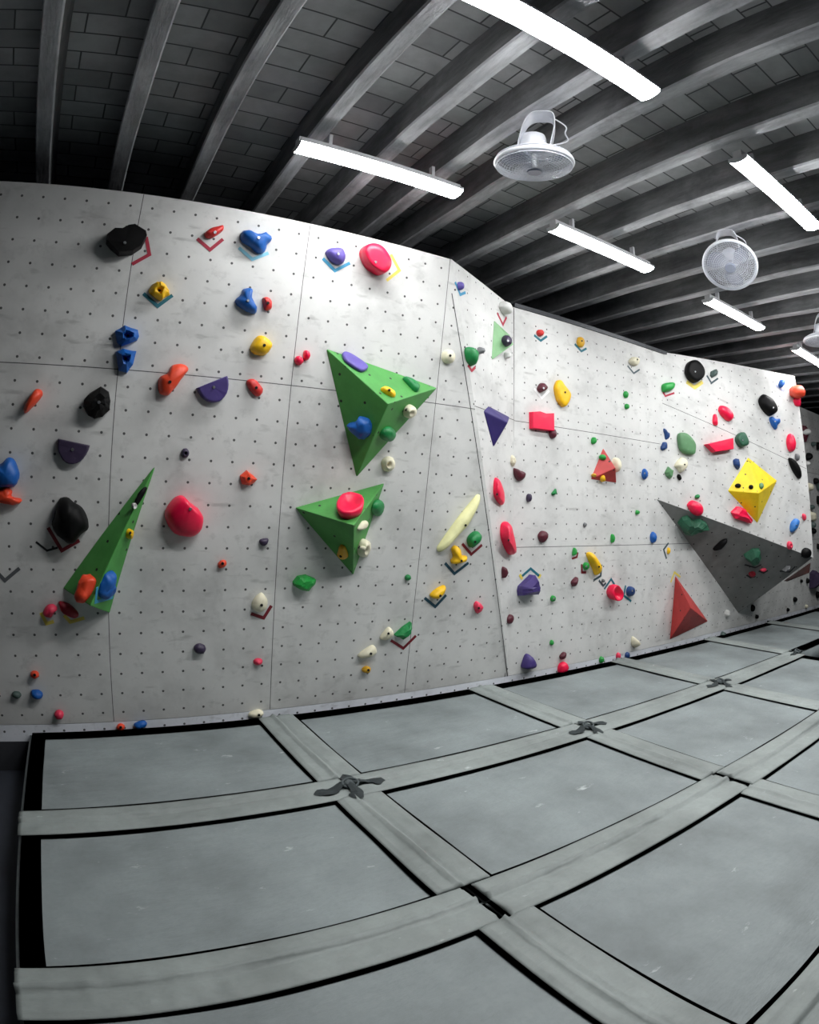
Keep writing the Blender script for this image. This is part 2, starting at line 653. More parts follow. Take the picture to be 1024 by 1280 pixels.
def fan(centre, axis, mount, label, R=.24, spin=0.0, yoke=(.7, -.7)):
    axis = Vector(axis).normalized()            # from the motor towards the room
    ex = axis.orthogonal().normalized()
    ex = (Vector((0, 1, 0)) - axis * axis.y).normalized()
    ey = axis.cross(ex)
    mw = frame_mat(Vector(centre), ex, ey, axis)
    t = empty('ceiling_fan')
    t.matrix_world = mw
    tag(t, label, 'fan', 'round caged fans on the ceiling')

    def cage(name, zc, sgn, depth):
        bm = bmesh.new()

        def prof(r):
            q = r / R
            return zc + sgn * depth * (1 - q ** 2.6)
        nr = 13
        for k in range(nr):
            r = R * (.18 + .82 * k / (nr - 1))
            rr = .0034 if k in (nr - 1,) else (.0028 if k == 7 else .0016)
            tube(bm, [(r * math.cos(a), r * math.sin(a), prof(r)) for a in [2 * PI * j / 48 for j in range(48)]], rr, 5, True)
        nw = 60
        for j in range(nw):
            a0 = 2 * PI * j / nw
            pts = []
            for k in range(6):
                r = R * (.18 + .82 * k / 5)
                a = a0 + .5 * (k / 5)
                pts.append((r * math.cos(a), r * math.sin(a), prof(r)))
            tube(bm, pts, .0014, 4)
        return link(name, bm, FANG, t, True)
    cage('front_guard', .03, 1, .035)
    cage('rear_guard', -.02, -1, .06)
    bm = bmesh.new()
    tube(bm, [(R * math.cos(a), R * math.sin(a), .005) for a in [2 * PI * j / 64 for j in range(64)]], .016, 8, True)
    link('guard_rim', bm, FANW, t, True)
    # hub cap
    bm = bmesh.new()
    bmesh.ops.create_cone(bm, cap_ends=True, segments=32, radius1=.05, radius2=.043, depth=.014, matrix=Matrix.Translation((0, 0, .068)))
    link('hub_badge', bm, plain('fan_badge', (160, 166, 184), .3), t)
    for k in range(3):
        bm = bmesh.new()
        a0 = spin + k * 2 * PI / 3
        grid = []
        for i in range(9):
            f = i / 8
            r = .03 + (R - .055) * f
            half = .18 + .42 * math.sin(PI * min(1, f * .85 + .12))
            row = []
            for j in range(7):
                s = j / 6 - .5
                a = a0 + s * 2 * half + .35 * f
                row.append(bm.verts.new((r * math.cos(a), r * math.sin(a), -.0 + .035 * s)))
            grid.append(row)
        for i in range(8):
            for j in range(6):
                bm.faces.new((grid[i][j], grid[i + 1][j], grid[i + 1][j + 1], grid[i][j + 1]))
        bmesh.ops.solidify(bm, geom=bm.faces[:], thickness=.002)
        link('blade', bm, BLADE, t, True)
    # motor
    bm = bmesh.new()
    prof = [(.0, -.2), (.05, -.198), (.078, -.188), (.086, -.16), (.086, -.1), (.074, -.075), (.05, -.06), (.0, -.058)]
    rings = []
    for r, z in prof:
        rings.append([bm.verts.new((max(r, .001) * math.cos(2 * PI * j / 28), max(r, .001) * math.sin(2 * PI * j / 28), z)) for j in range(28)])
    for A, B in zip(rings, rings[1:]):
        for j in range(28):
            bm.faces.new((A[j], A[(j + 1) % 28], B[(j + 1) % 28], B[j]))
    bmesh.ops.recalc_face_normals(bm, faces=bm.faces)
    mo = link('motor', bm, FANW, t, True)
    bm = bmesh.new()
    tube(bm, [(0, 0, -.06), (0, 0, .05)], .016, 10)
    link('shaft', bm, FANW, mo, True)
    # yoke: a flat strap bent into a U, screwed to the beam, its arms holding the motor
    inv = mw.inverted()
    ml = inv @ Vector(mount)
    piv = Vector(centre) - axis * .12
    sd = Vector((yoke[0], yoke[1], 0)).normalized()
    fw = Vector((0, 0, 1)).cross(sd)
    top = ZB - .004
    hgt = top - piv.z + .03
    bm = bmesh.new()
    path = []
    for k in range(25):
        a = PI * k / 24
        path.append((-.105 * math.copysign(abs(math.cos(a)) ** .55, math.cos(a)), hgt * (math.sin(a) ** .5)))
    L = []
    for k, (u, v) in enumerate(path):
        d = Vector((path[min(k + 1, 24)][0] - path[max(k - 1, 0)][0], path[min(k + 1, 24)][1] - path[max(k - 1, 0)][1])).normalized()
        hw = .042 + .022 * min(1, v / hgt)
        c = Vector((mount[0], mount[1], 0)).lerp(Vector((piv.x, piv.y, 0)), 1 - min(1, v / hgt))
        row = []
        for s_, q in ((-1, 0), (1, 0), (1, .007), (-1, .007)):
            p = c + sd * (u + d.y * q) + Vector((0, 0, piv.z - .03 + v - d.x * q * 1)) + fw * (s_ * hw)
            row.append(bm.verts.new(inv @ p))
        L.append(row)
    for A, B in zip(L, L[1:]):
        for k in range(4):
            bm.faces.new((A[k], A[(k + 1) % 4], B[(k + 1) % 4], B[k]))
    bm.faces.new(L[0])
    bm.faces.new(L[-1][::-1])
    bmesh.ops.recalc_face_normals(bm, faces=bm.faces)
    link('yoke', bm, FANW, t, False)
    # cord
    bm = bmesh.new()
    pts = []
    q0 = inv @ (piv + sd * .11)
    side = inv.to_3x3() @ (sd * .12 + Vector((0, 0, -.03)))
    ml = inv @ (Vector(mount) + sd * .05)
    for k in range(25):
        f = k / 24
        pts.append(q0.lerp(ml, f) + side * math.sin(PI * f) * (1 + .25 * math.sin(f * 9)))
    tube(bm, pts, .005, 6)
    link('cord', bm, FANW, t, True)
    return t


C1 = hz(668, 203, 3.88)
fan(C1, (.09, .10, -1), hz(678, 146, 4.14), 'nearer ceiling fan, seen nearly edge on between two tube lights', spin=.4, yoke=(.73, -.68))
C2 = hz(913, 331, 3.86)
fan(C2, (-.60, -.27, -.75), hz(907, 291, 4.14), 'second ceiling fan, its round face tilted down towards the camera', spin=1.1, yoke=(.47, -.88), R=.235)
C3 = hz(1028, 425, 3.86)
fan(C3, (.02, .0, -1), hz(1030, 393, 4.14), 'third ceiling fan, half cut off by the right edge', spin=2, yoke=(.4, -.9), R=.235)

# ------------------------------------------------------------------ mats


def vinyl(name, rgb, crease=.5):
    m, nt, b = nmat(name)
    co = nt.nodes.new('ShaderNodeNewGeometry').outputs['Position']
    c = srgb(*rgb)
    n1 = noise_(nt, co, 1.6, 7, .62)
    col = ramp_(nt, n1, [(.28, tuple(x * .66 for x in c[:3])), (.52, c[:3]), (.72, tuple(x * 1.25 for x in c[:3]))])
    n2 = noise_(nt, co, 40, 4, .6)
    col = mix_(nt, ramp_(nt, n2, [(.45, g(0)), (.75, g(.25))]), col, tuple(x * .7 for x in c[:3]) + (1,))
    # chalk: rare white smears
    mp = N(nt, 'ShaderNodeMapping')
    mp.inputs['Scale'].default_value = (1, 2.2, 1)
    mp.inputs['Rotation'].default_value = (0, 0, .5)
    nt.links.new(co, mp.inputs[0])
    n3 = noise_(nt, mp.outputs[0], 5.5, 6, .65)
    col = mix_(nt, ramp_(nt, n3, [(.66, g(0)), (.74, g(.6))]), col, srgb(205, 210, 212))
    nt.links.new(col, b.inputs['Base Color'])
    b.inputs['Roughness'].default_value = .62
    mp2 = N(nt, 'ShaderNodeMapping')
    mp2.inputs['Scale'].default_value = (1.2, 3.4, 1)
    mp2.inputs['Rotation'].default_value = (0, 0, -.4)
    nt.links.new(co, mp2.inputs[0])
    h = math_(nt, 'ADD', math_(nt, 'MULTIPLY', noise_(nt, mp2.outputs[0], 2.2, 5, .6), 1.0), math_(nt, 'MULTIPLY', noise_(nt, co, 90, 3), .06))
    bump_(nt, b, h, crease, .03)
    return m


MATV = vinyl('grey_mat_vinyl', (126, 134, 135))
STRIPV = vinyl('grey_cover_vinyl', (134, 141, 139), .35)
VELCRO = plain('black_velcro', (11, 11, 12), .95)

GX = [-.46, 1.44, 3.44, 5.44, 7.44, 9.44, 11.44, 13.44]
GY = [4.405, 3.03, 1.71, .32, -1.05]
mat_labels = {
    (0, 0): 'grey crash mat in the wall-side row, at the left end under the long green volume',
    (1, 0): 'grey crash mat against the wall under the lower green volume',
    (2, 0): 'grey crash mat against the wall under the purple holds of the middle wall',
    (3, 0): 'grey crash mat against the wall in front of the red pyramid volume',
    (4, 0): 'grey crash mat against the wall under the dark grey volume',
    (5, 0): 'small far grey crash mat by the wall, right of the dark grey volume',
    (6, 0): 'farthest grey crash mat, a sliver at the right edge by the wall',
    (0, 1): 'grey crash mat at the left edge, in the second row, with chalk smears',
    (1, 1): 'grey crash mat in the middle of the floor, second row, between two knotted ties',
    (2, 1): 'pale grey crash mat in the second row, right of the middle mat',
    (3, 1): 'grey crash mat in the second row touching the right edge',
    (0, 2): 'grey crash mat along the bottom edge, cut off at the bottom left',
    (1, 2): 'large grey crash mat in the bottom right corner with creases',
    (2, 2): 'grey crash mat at the right edge, in the third row',
    (1, 3): 'grey crash mat only just showing in the bottom right corner',
}


def mat_piece(c, r):
    x0, x1, y0, y1 = GX[c] + .006, GX[c + 1] - .006, GY[r + 1] + .006, GY[r] - .006
    bm = bmesh.new()
    nx, ny = 26, 18
    seed = c * 7.3 + r * 3.1
    V = []
    cx, cy = (x0 + x1) / 2, (y0 + y1) / 2
    for i in range(nx + 1):
        for j in range(ny + 1):
            x, y = x0 + (x1 - x0) * i / nx, y0 + (y1 - y0) * j / ny
            e = min(i, nx - i) == 0 or min(j, ny - j) == 0
            z = ZM - .003 + (-.012 if e else .004 * noise.noise(Vector((x * 1.7, y * 1.7, seed))))
            V.append(bm.verts.new((x - cx, y - cy, z + .25)))
    id_ = lambda i, j: i * (ny + 1) + j
    for i in range(nx):
        for j in range(ny):
            bm.faces.new((V[id_(i, j)], V[id_(i + 1, j)], V[id_(i + 1, j + 1)], V[id_(i, j + 1)]))
    rim = [id_(i, 0) for i in range(nx + 1)] + [id_(nx, j) for j in range(1, ny + 1)] + [id_(i, ny) for i in range(nx - 1, -1, -1)] + [id_(0, j) for j in range(ny - 1, 0, -1)]
    low = [bm.verts.new((V[k].co.x, V[k].co.y, 0)) for k in rim]
    for a in range(len(rim)):
        b_ = (a + 1) % len(rim)
        bm.faces.new((V[rim[b_]], V[rim[a]], low[a], low[b_]))
    bm.faces.new(low[::-1])
    bmesh.ops.recalc_face_normals(bm, faces=bm.faces)
    t = link('crash_mat', bm, MATV, None, True)
    t.location = (cx, cy, -.25)
    tag(t, mat_labels.get((c, r), 'grey crash mat outside the picture'), 'crash mat', 'crash mats covering the floor')
    # velcro border, a frame a little above the cover
    bm = bmesh.new()
    lw = .125 if c == 0 else .158
    bw = .135 if r == 0 else .157
    o = (x0 - cx + (.02 if c == 0 else 0), x1 - cx, y0 - cy, y1 - cy)
    q = (x0 - cx + lw, x1 - cx - .158, y0 - cy + .157, y1 - cy - bw)
    zz = ZM + .25 + .003
    # wavy inner edge so that the strip reads as sewn cloth
    n = 24

    def edge(ax, ay, bx, by, k):
        f = k / n
        return ax + (bx - ax) * f, ay + (by - ay) * f
    oc = [(o[0], o[2]), (o[1], o[2]), (o[1], o[3]), (o[0], o[3])]
    ic = [(q[0], q[2]), (q[1], q[2]), (q[1], q[3]), (q[0], q[3])]
    O, I = [], []
    for s in range(4):
        for k in range(n):
            p = edge(*oc[s], *oc[(s + 1) % 4], k)
            i_ = edge(*ic[s], *ic[(s + 1) % 4], k)
            w = .006 * noise.noise(Vector((i_[0] * 2 + cx, i_[1] * 2 + cy, s)))
            nx_, ny_ = ((0, 1), (-1, 0), (0, -1), (1, 0))[s]
            O.append(bm.verts.new((p[0], p[1], zz)))
            I.append(bm.verts.new((i_[0] + nx_ * w, i_[1] + ny_ * w, zz)))
    for k in range(4 * n):
        kk = (k + 1) % (4 * n)
        bm.faces.new((O[k], O[kk], I[kk], I[k]))
    bmesh.ops.solidify(bm, geom=bm.faces[:], thickness=.004)
    v = link('velcro_border', bm, VELCRO, t)
    v['label'] = 'black velcro border'
    return t


for (c, r) in mat_labels:
    mat_piece(c, r)


def strip(p, d, length, width, label, seed):
    """A cover strip lying over a seam: p its start, d 'x' or 'y'."""
    bm = bmesh.new()
    nl, nw = max(12, int(length / .025)), 20
    V = []
    for i in range(nl + 1):
        for j in range(nw + 1):
            a = length * i / nl
            s = (j / nw - .5)
            b_ = s * width * (1 + .02 * noise.noise(Vector((a * 2.2, seed, 0)))) + .006 * noise.noise(Vector((a * 1.4, seed, 5)))
            # a fold that wanders along the middle, and small puckers
            f0 = .10 * noise.noise(Vector((a * 1.1, seed, 9)))
            fold = math.exp(-((s - f0) / .05) ** 2)
            fold2 = max(0, 1 + .9 * noise.noise(Vector((a * 1.6, seed, 14)))) * math.exp(-((s - f0 - .08) / .045) ** 2)
            z = .012 - .010 * fold + .020 * fold2 + .005 * noise.noise(Vector((a * 9, s * 5, seed))) + .006 * noise.noise(Vector((a * 20, s * 3, seed)))
            if j in (1, nw - 1):
                z = .005
            if j in (2, nw - 2):
                z = max(z, .011)
            if j in (0, nw):
                z = .006
            z = max(z, .0025)
            V.append(bm.verts.new((a, b_, z) if d == 'x' else (-b_, a, z)))
    for i in range(nl):
        for j in range(nw):
            k = i * (nw + 1) + j
            bm.faces.new((V[k], V[k + nw + 1], V[k + nw + 2], V[k + 1]))
    rim = [i * (nw + 1) for i in range(nl + 1)] + [nl * (nw + 1) + j for j in range(1, nw + 1)] + [i * (nw + 1) + nw for i in range(nl - 1, -1, -1)] + [j for j in range(nw - 1, 0, -1)]
    low = [bm.verts.new((V[k].co.x, V[k].co.y, .0008)) for k in rim]
    for q in range(len(rim)):
        q2 = (q + 1) % len(rim)
        bm.faces.new((V[rim[q2]], V[rim[q]], low[q], low[q2]))
    o = link('seam_cover', bm, STRIPV, None, True)
    o.location = (p[0], p[1], ZM + .005)
    tag(o, label, 'mat seam cover', 'cover strips over the mat seams')
    return o


XS = [(3.03, .262), (1.71, .286), (.315, .28)]
xl = {
    (0, 0): 'grey cover strip over the seam behind the left chalk-smeared mat, ending at the left edge',
    (0, 1): 'grey cover strip from the left knotted tie to the middle knotted tie',
    (0, 2): 'grey cover strip from the middle knotted tie to the far knotted tie',
    (0, 3): 'short far cover strip beyond the far knotted tie, below the dark grey volume',
    (1, 0): 'wide grey cover strip at the bottom left, ending at the open black gap',
    (1, 1): 'grey cover strip from the open black gap up to the crossing at right',
    (1, 2): 'grey cover strip running from the right crossing to the right edge',
    (2, 1): 'grey cover strip in the bottom right corner',
}
for (r, c), lb in xl.items():
    x0, x1 = GX[c], GX[c + 1]
    if c == 0:
        x0 += .005
    gap = .03 if r == 1 else .012
    strip((x0 + (0 if c == 0 else gap), XS[r][0]), 'x', x1 - x0 - gap * (1 if c == 0 else 2), XS[r][1], lb, r * 11 + c * 3.7)
yl = {
    (1, 0): 'grey cover strip from the wall to the left knotted tie',
    (2, 0): 'grey cover strip from the wall to the middle knotted tie',
    (3, 0): 'grey cover strip from the wall to the far knotted tie, left of the red pyramid',
    (4, 0): 'far cover strip running out from the wall under the dark grey volume',
    (5, 0): 'farthest cover strip near the wall at the right edge',
    (1, 1): 'grey cover strip from the left knotted tie down to the open black gap',
    (2, 1): 'grey cover strip from the middle knotted tie to the right crossing',
    (3, 1): 'grey cover strip from the far knotted tie to the right edge',
    (1, 2): 'wide grey cover strip from the open black gap to the bottom edge',
    (2, 2): 'grey cover strip from the right crossing out through the right edge',
}
for (c, r), lb in yl.items():
    ya_, yb_ = ((3.165, 4.385), (1.86, 2.893), (.462, 1.563))[r]
    strip((GX[c], ya_), 'y', yb_ - ya_, .285, lb, 40 + r * 5 + c * 2.9)

RIB = plain('tie_fabric', (78, 86, 88), .8, 0, .3)


def ribbon(bm, pts, w, up=(0, 0, 1)):
    pts = [Vector(p) for p in pts]
    n = len(pts)
    R_ = []
    for i, p in enumerate(pts):
        d = (pts[min(i + 1, n - 1)] - pts[max(i - 1, 0)]).normalized()
        s = d.cross(Vector(up))
        s = s.normalized() if s.length > 1e-5 else Vector((1, 0, 0))
        ww = w * (.45 + 1.0 * (i / (n - 1)) ** .8 if i < n - 1 else .9) * (1 + .12 * math.sin(i * 1.9))
        R_.append([bm.verts.new(p + s * ww * q + Vector((0, 0, .004 * (1 - abs(q) * 2)))) for q in (-.5, 0, .5)])
    for a, b in zip(R_, R_[1:]):
        for k in range(2):
            bm.faces.new((a[k], a[k + 1], b[k + 1], b[k]))


def tie(x, y, label, k=1.0, tails=4):
    t = empty('tie_strap', (x, y, ZM + .012))
    tag(t, label, 'tie strap', 'knotted ties at the mat corners')
    rnd = random.Random(int(x * 100))
    bm = bmesh.new()
    bmesh.ops.create_uvsphere(bm, u_segments=14, v_segments=9, radius=.042 * k)
    for v in bm.verts:
        v.co.z *= .6
        v.co += v.co.normalized() * .012 * noise.noise(v.co * 40)
        v.co.z += .02
    link('knot', bm, RIB, t, True)
    for i in range(tails):
        a = (-.25, 1.0, 3.0, 4.3)[i] + rnd.uniform(-.15, .15)
        Lh = k * (.19, .11, .2, .15)[i]
        pts = []
        for q in range(9):
            f = q / 8
            aa = a + .35 * math.sin(f * 3)
            pts.append((math.cos(aa) * (.02 + Lh * f), math.sin(aa) * (.02 + Lh * f), +.03 * (1 - f) ** 2 + .006 + .006 * math.sin(f * 6) ** 2))
        bm = bmesh.new()
        ribbon(bm, pts, .066 * k)
        bmesh.ops.solidify(bm, geom=bm.faces[:], thickness=.004)
        link('tail', bm, RIB, t, False)
    bm = bmesh.new()
    tube(bm, [(.05 * math.cos(a), .03 * math.sin(a) - .015, .03 + .016 * math.sin(a)) for a in [2 * PI * j / 20 for j in range(20)]], .008, 8, True)
    link('loop', bm, RIB, t, True)


tie(1.44, 3.03, 'dark knotted fabric tie at the left crossing of cover strips')
tie(3.44, 3.03, 'dark knotted fabric tie at the middle crossing of cover strips', .9)
tie(5.44, 3.03, 'dark knotted fabric tie at the far crossing, below the red pyramid', .95, 4)
tie(7.44, 3.03, 'farthest small knotted tie on the mats at the right edge', .8, 3)

# ------------------------------------------------------------------ volumes
VOLM = {}


def vol_material(name, rgb, dots=True, wear=.35, rough=.55):
    m, nt, b = nmat(name)
    uv = coord(nt, 'UV')
    c = srgb(*rgb)
    n1 = noise_(nt, uv, 5, 6, .65)
    col = ramp_(nt, n1, [(.28, tuple(x * .8 for x in c[:3])), (.55, c[:3]), (.8, tuple(min(1, x * 1.15 + .01) for x in c[:3]))])
    n2 = noise_(nt, uv, 16, 6, .75)
    col = mix_(nt, ramp_(nt, n2, [(.6, g(0)), (.8, g(wear))]), col, tuple(min(1, x * .6 + .16) for x in c[:3]) + (1,))
    if dots:
        sep = N(nt, 'ShaderNodeSeparateXYZ')
        nt.links.new(uv, sep.inputs[0])
        fr = lambda s: math_(nt, 'MULTIPLY', math_(nt, 'SUBTRACT', math_(nt, 'FRACT', math_(nt, 'DIVIDE', s, .2)), .5), .2)
        du, dv = fr(sep.outputs[0]), fr(sep.outputs[1])
        d = math_(nt, 'SQRT', math_(nt, 'ADD', math_(nt, 'MULTIPLY', du, du), math_(nt, 'MULTIPLY', dv, dv)))
        col = mix_(nt, math_(nt, 'LESS_THAN', d, .0105), col, (.008, .009, .008, 1))
    nt.links.new(col, b.inputs['Base Color'])
    b.inputs['Roughness'].default_value = rough
    return m


VM = dict(green=vol_material('green_volume_paint', (74, 150, 70)), palegreen=vol_material('pale_green_volume_paint', (124, 172, 122)),
          red=vol_material('red_volume_paint', (190, 58, 56), True), yellow=vol_material('yellow_volume_paint', (240, 208, 12)),
          grey=vol_material('grey_volume_paint', (126, 127, 125), True, .2, .8), brown=vol_material('brown_volume_paint', (92, 44, 40), False),
          indigo=vol_material('indigo_volume_resin', (50, 38, 104), False))


def volume(plane, px, apex, h, mat, label, key=None, bevel=.009, apex_on=None, cat='climbing volume'):
    """A pyramid on a wall: px its base corners in order, apex its tip, h metres off the wall."""
    P = PLANES[plane]
    base = [P.at(*p) for p in px]
    ap = P.at(*apex, off=h)
    o = sum(base, Vector()) / len(base)
    mw = frame_mat(o, P.ex, P.ey, P.n)
    inv = mw.inverted()
    bm = bmesh.new()
    vb = [bm.verts.new(inv @ q) for q in base]
    va = bm.verts.new(inv @ ap)
    bm.faces.new(vb)
    for i in range(len(vb)):
        bm.faces.new((vb[i], vb[(i + 1) % len(vb)], va))
    bmesh.ops.recalc_face_normals(bm, faces=bm.faces)
    if bevel:
        bmesh.ops.bevel(bm, geom=bm.edges[:], offset=bevel, segments=2, affect='EDGES', profile=.6)
    bm.normal_update()
    lay = bm.loops.layers.uv.new('UVMap')
    for f in bm.faces:
        n = f.normal
        e = Vector((0, 1, 0)).cross(n)
        e = e.normalized() if e.length > 1e-3 else Vector((1, 0, 0))
        w = n.cross(e)
        for l in f.loops:
            l[lay].uv = (l.vert.co.dot(e) + .05, l.vert.co.dot(w) + .03)
    ob = link('climbing_volume', bm, VM[mat], None, False, mw)
    tag(ob, label, cat)
    if key:
        for i in range(len(base)):
            PLANES['%s%d' % (key, i)] = plane3(base[i], base[(i + 1) % len(base)], ap)
    return ob


CROP = dict(c1=(0, 240, 4.452), c2=(220, 250, 4.452), c3=(390, 420, 5.12), c4=(350, 580, 5.12), c5=(540, 330, 5.12), c6=(540, 490, 5.12),
            c7=(540, 610, 6.4), c8=(420, 720, 6.4), d1=(650, 390, 6.4), d2=(800, 430, 7.877), d3=(910, 450, 8.982), d4=(800, 530, 8.533),
            d5=(900, 540, 8.258), d6=(690, 530, 7.314), d7=(640, 650, 7.877), d8=(740, 660, 7.877), e1=(840, 620, 5.565), e2=(960, 460, 8.0),
            e3=(960, 620, 8.0), e4=(640, 740, 4.655), e5=(0, 480, 5.82), e6=(0, 690, 5.12), r3=(0, 220, 3.012), r6=(0, 540, 3.012),
            r7=(340, 540, 3.012), r8=(684, 540, 3.012))


def cp(crop, pts):
    x0, y0, s = CROP[crop]
    return [(x0 + x / s, y0 + y / s) for x, y in pts]


# ------------------------------------------------------------------ volumes on the walls
volume('A', cp('r6', [(592, 114), (414, 682), (236, 588)]), cp('r6', [(340, 655)])[0], .26, 'green',
       'tall narrow green volume standing point up on the left part of the wall', 'N')
volume('A', cp('c3', [(88, 78), (804, 332), (284, 908)]), cp('c3', [(488, 435)])[0], .34, 'green',
       'larger upper green triangular volume, with a blue lump on its left face', 'U')
volume('A', cp('c4', [(93, 278), (671, 120), (470, 714)]), cp('c4', [(475, 393)])[0], .40, 'green',
       'smaller lower green triangular volume carrying a pink cup hold on top', 'M')
volume('B', cp('c5', [(396, 358), (500, 455), (380, 618)]), cp('c5', [(524, 515)])[0], .12, 'palegreen',
       'pale green triangular volume high in the corner beside the middle wall', 'B')
volume('B', cp('c6', [(328, 120), (362, 88), (499, 160), (392, 357)]), cp('c6', [(486, 196)])[0], .12, 'indigo',
       'dark purple wedge on the narrow slanting wall strip, pointing down', None, .012)
volume('C', cp('d6', [(468, 216), (592, 540), (352, 506)]), cp('d6', [(584, 402)])[0], .13, 'red',
       'small red triangular volume with green and yellow holds, on the middle wall', 'R')
volume('C', cp('r8', [(483, 541), (606, 713), (462, 782)]), cp('r8', [(541, 662)])[0], .34, 'red',
       'large red three-sided pyramid low on the wall above the mats', None, .008)
volume('D', cp('d5', [(290, 260), (590, 502), (386, 944), (80, 606)]), cp('d5', [(404, 632)])[0], .22, 'yellow',
       'yellow four-sided pyramid volume on the right wall', 'Y')
# the big grey volume: a solid wedge under the right wall
inner = Vector((9.0, YW, 1.0))
bm = bmesh.new()
vs = [bm.verts.new(p) for p in (DP1, DP2, DP3, inner)]
for f in ((0, 1, 2), (0, 3, 1), (1, 3, 2), (0, 2, 3)):
    bm.faces.new([vs[i] for i in f])
bmesh.ops.recalc_face_normals(bm, faces=bm.faces)
uv_by(bm, lambda co, n: PG.loc(co))
tag(link('climbing_volume', bm, VM['grey']), 'huge dark grey wedge volume jutting out low on the right wall', 'climbing volume')
PUND = Plane(DP2, (DP2 - DP3).cross(inner - DP3))
volume('R', [(1013.5, 703), (1012, 716), (984, 727), (980, 726)], (1010, 716), .12, 'brown',
       'dark red-brown board showing under the tip of the grey wedge', None, 0)


# ------------------------------------------------------------------ holds
def catmull(P, n):
    out = []
    m = len(P)
    per = max(2, int(math.ceil(n / m)))
    for i in range(m):
        p0, p1, p2, p3 = P[i - 1], P[i], P[(i + 1) % m], P[(i + 2) % m]
        for k in range(per):
            t = k / per
            out.append(0.5 * ((2 * p1) + (p2 - p0) * t + (2 * p0 - 5 * p1 + 4 * p2 - p3) * t * t + (3 * p1 - p0 - 3 * p2 + p3) * t ** 3))
    return out


STY = dict(
    dome=[(1, 0), (1.02, .14), (.99, .36), (.88, .66), (.66, .87), (.34, .98)],
    flat=[(1, 0), (1.0, .5), (.97, .8), (.88, .96), (.6, 1.0), (.3, 1.0)],
    cup=[(.86, 0), (.98, .45), (1.0, .82), (.94, .98), (.84, 1.0), (.66, .84), (.4, .66), (.2, .6)],
    facet=[(1, 0), (.95, .5), (.5, 1.0)],
    plate=[(1, 0), (.99, .7), (.95, .92), (.88, 1.0)],
    block=[(1, 0), (.97, .85), (.93, .97)],
    cone=[(1, 0), (.93, .2), (.66, .6), (.36, .92), (.2, 1.0)],
)
SEED = [0]
HGROUP = dict(A='holds on the left wall', B='holds on the narrow slanting strip', C='holds on the middle wall', D='holds on the right wall',
              G='holds on the grey wedge', R='holds behind the right edge')


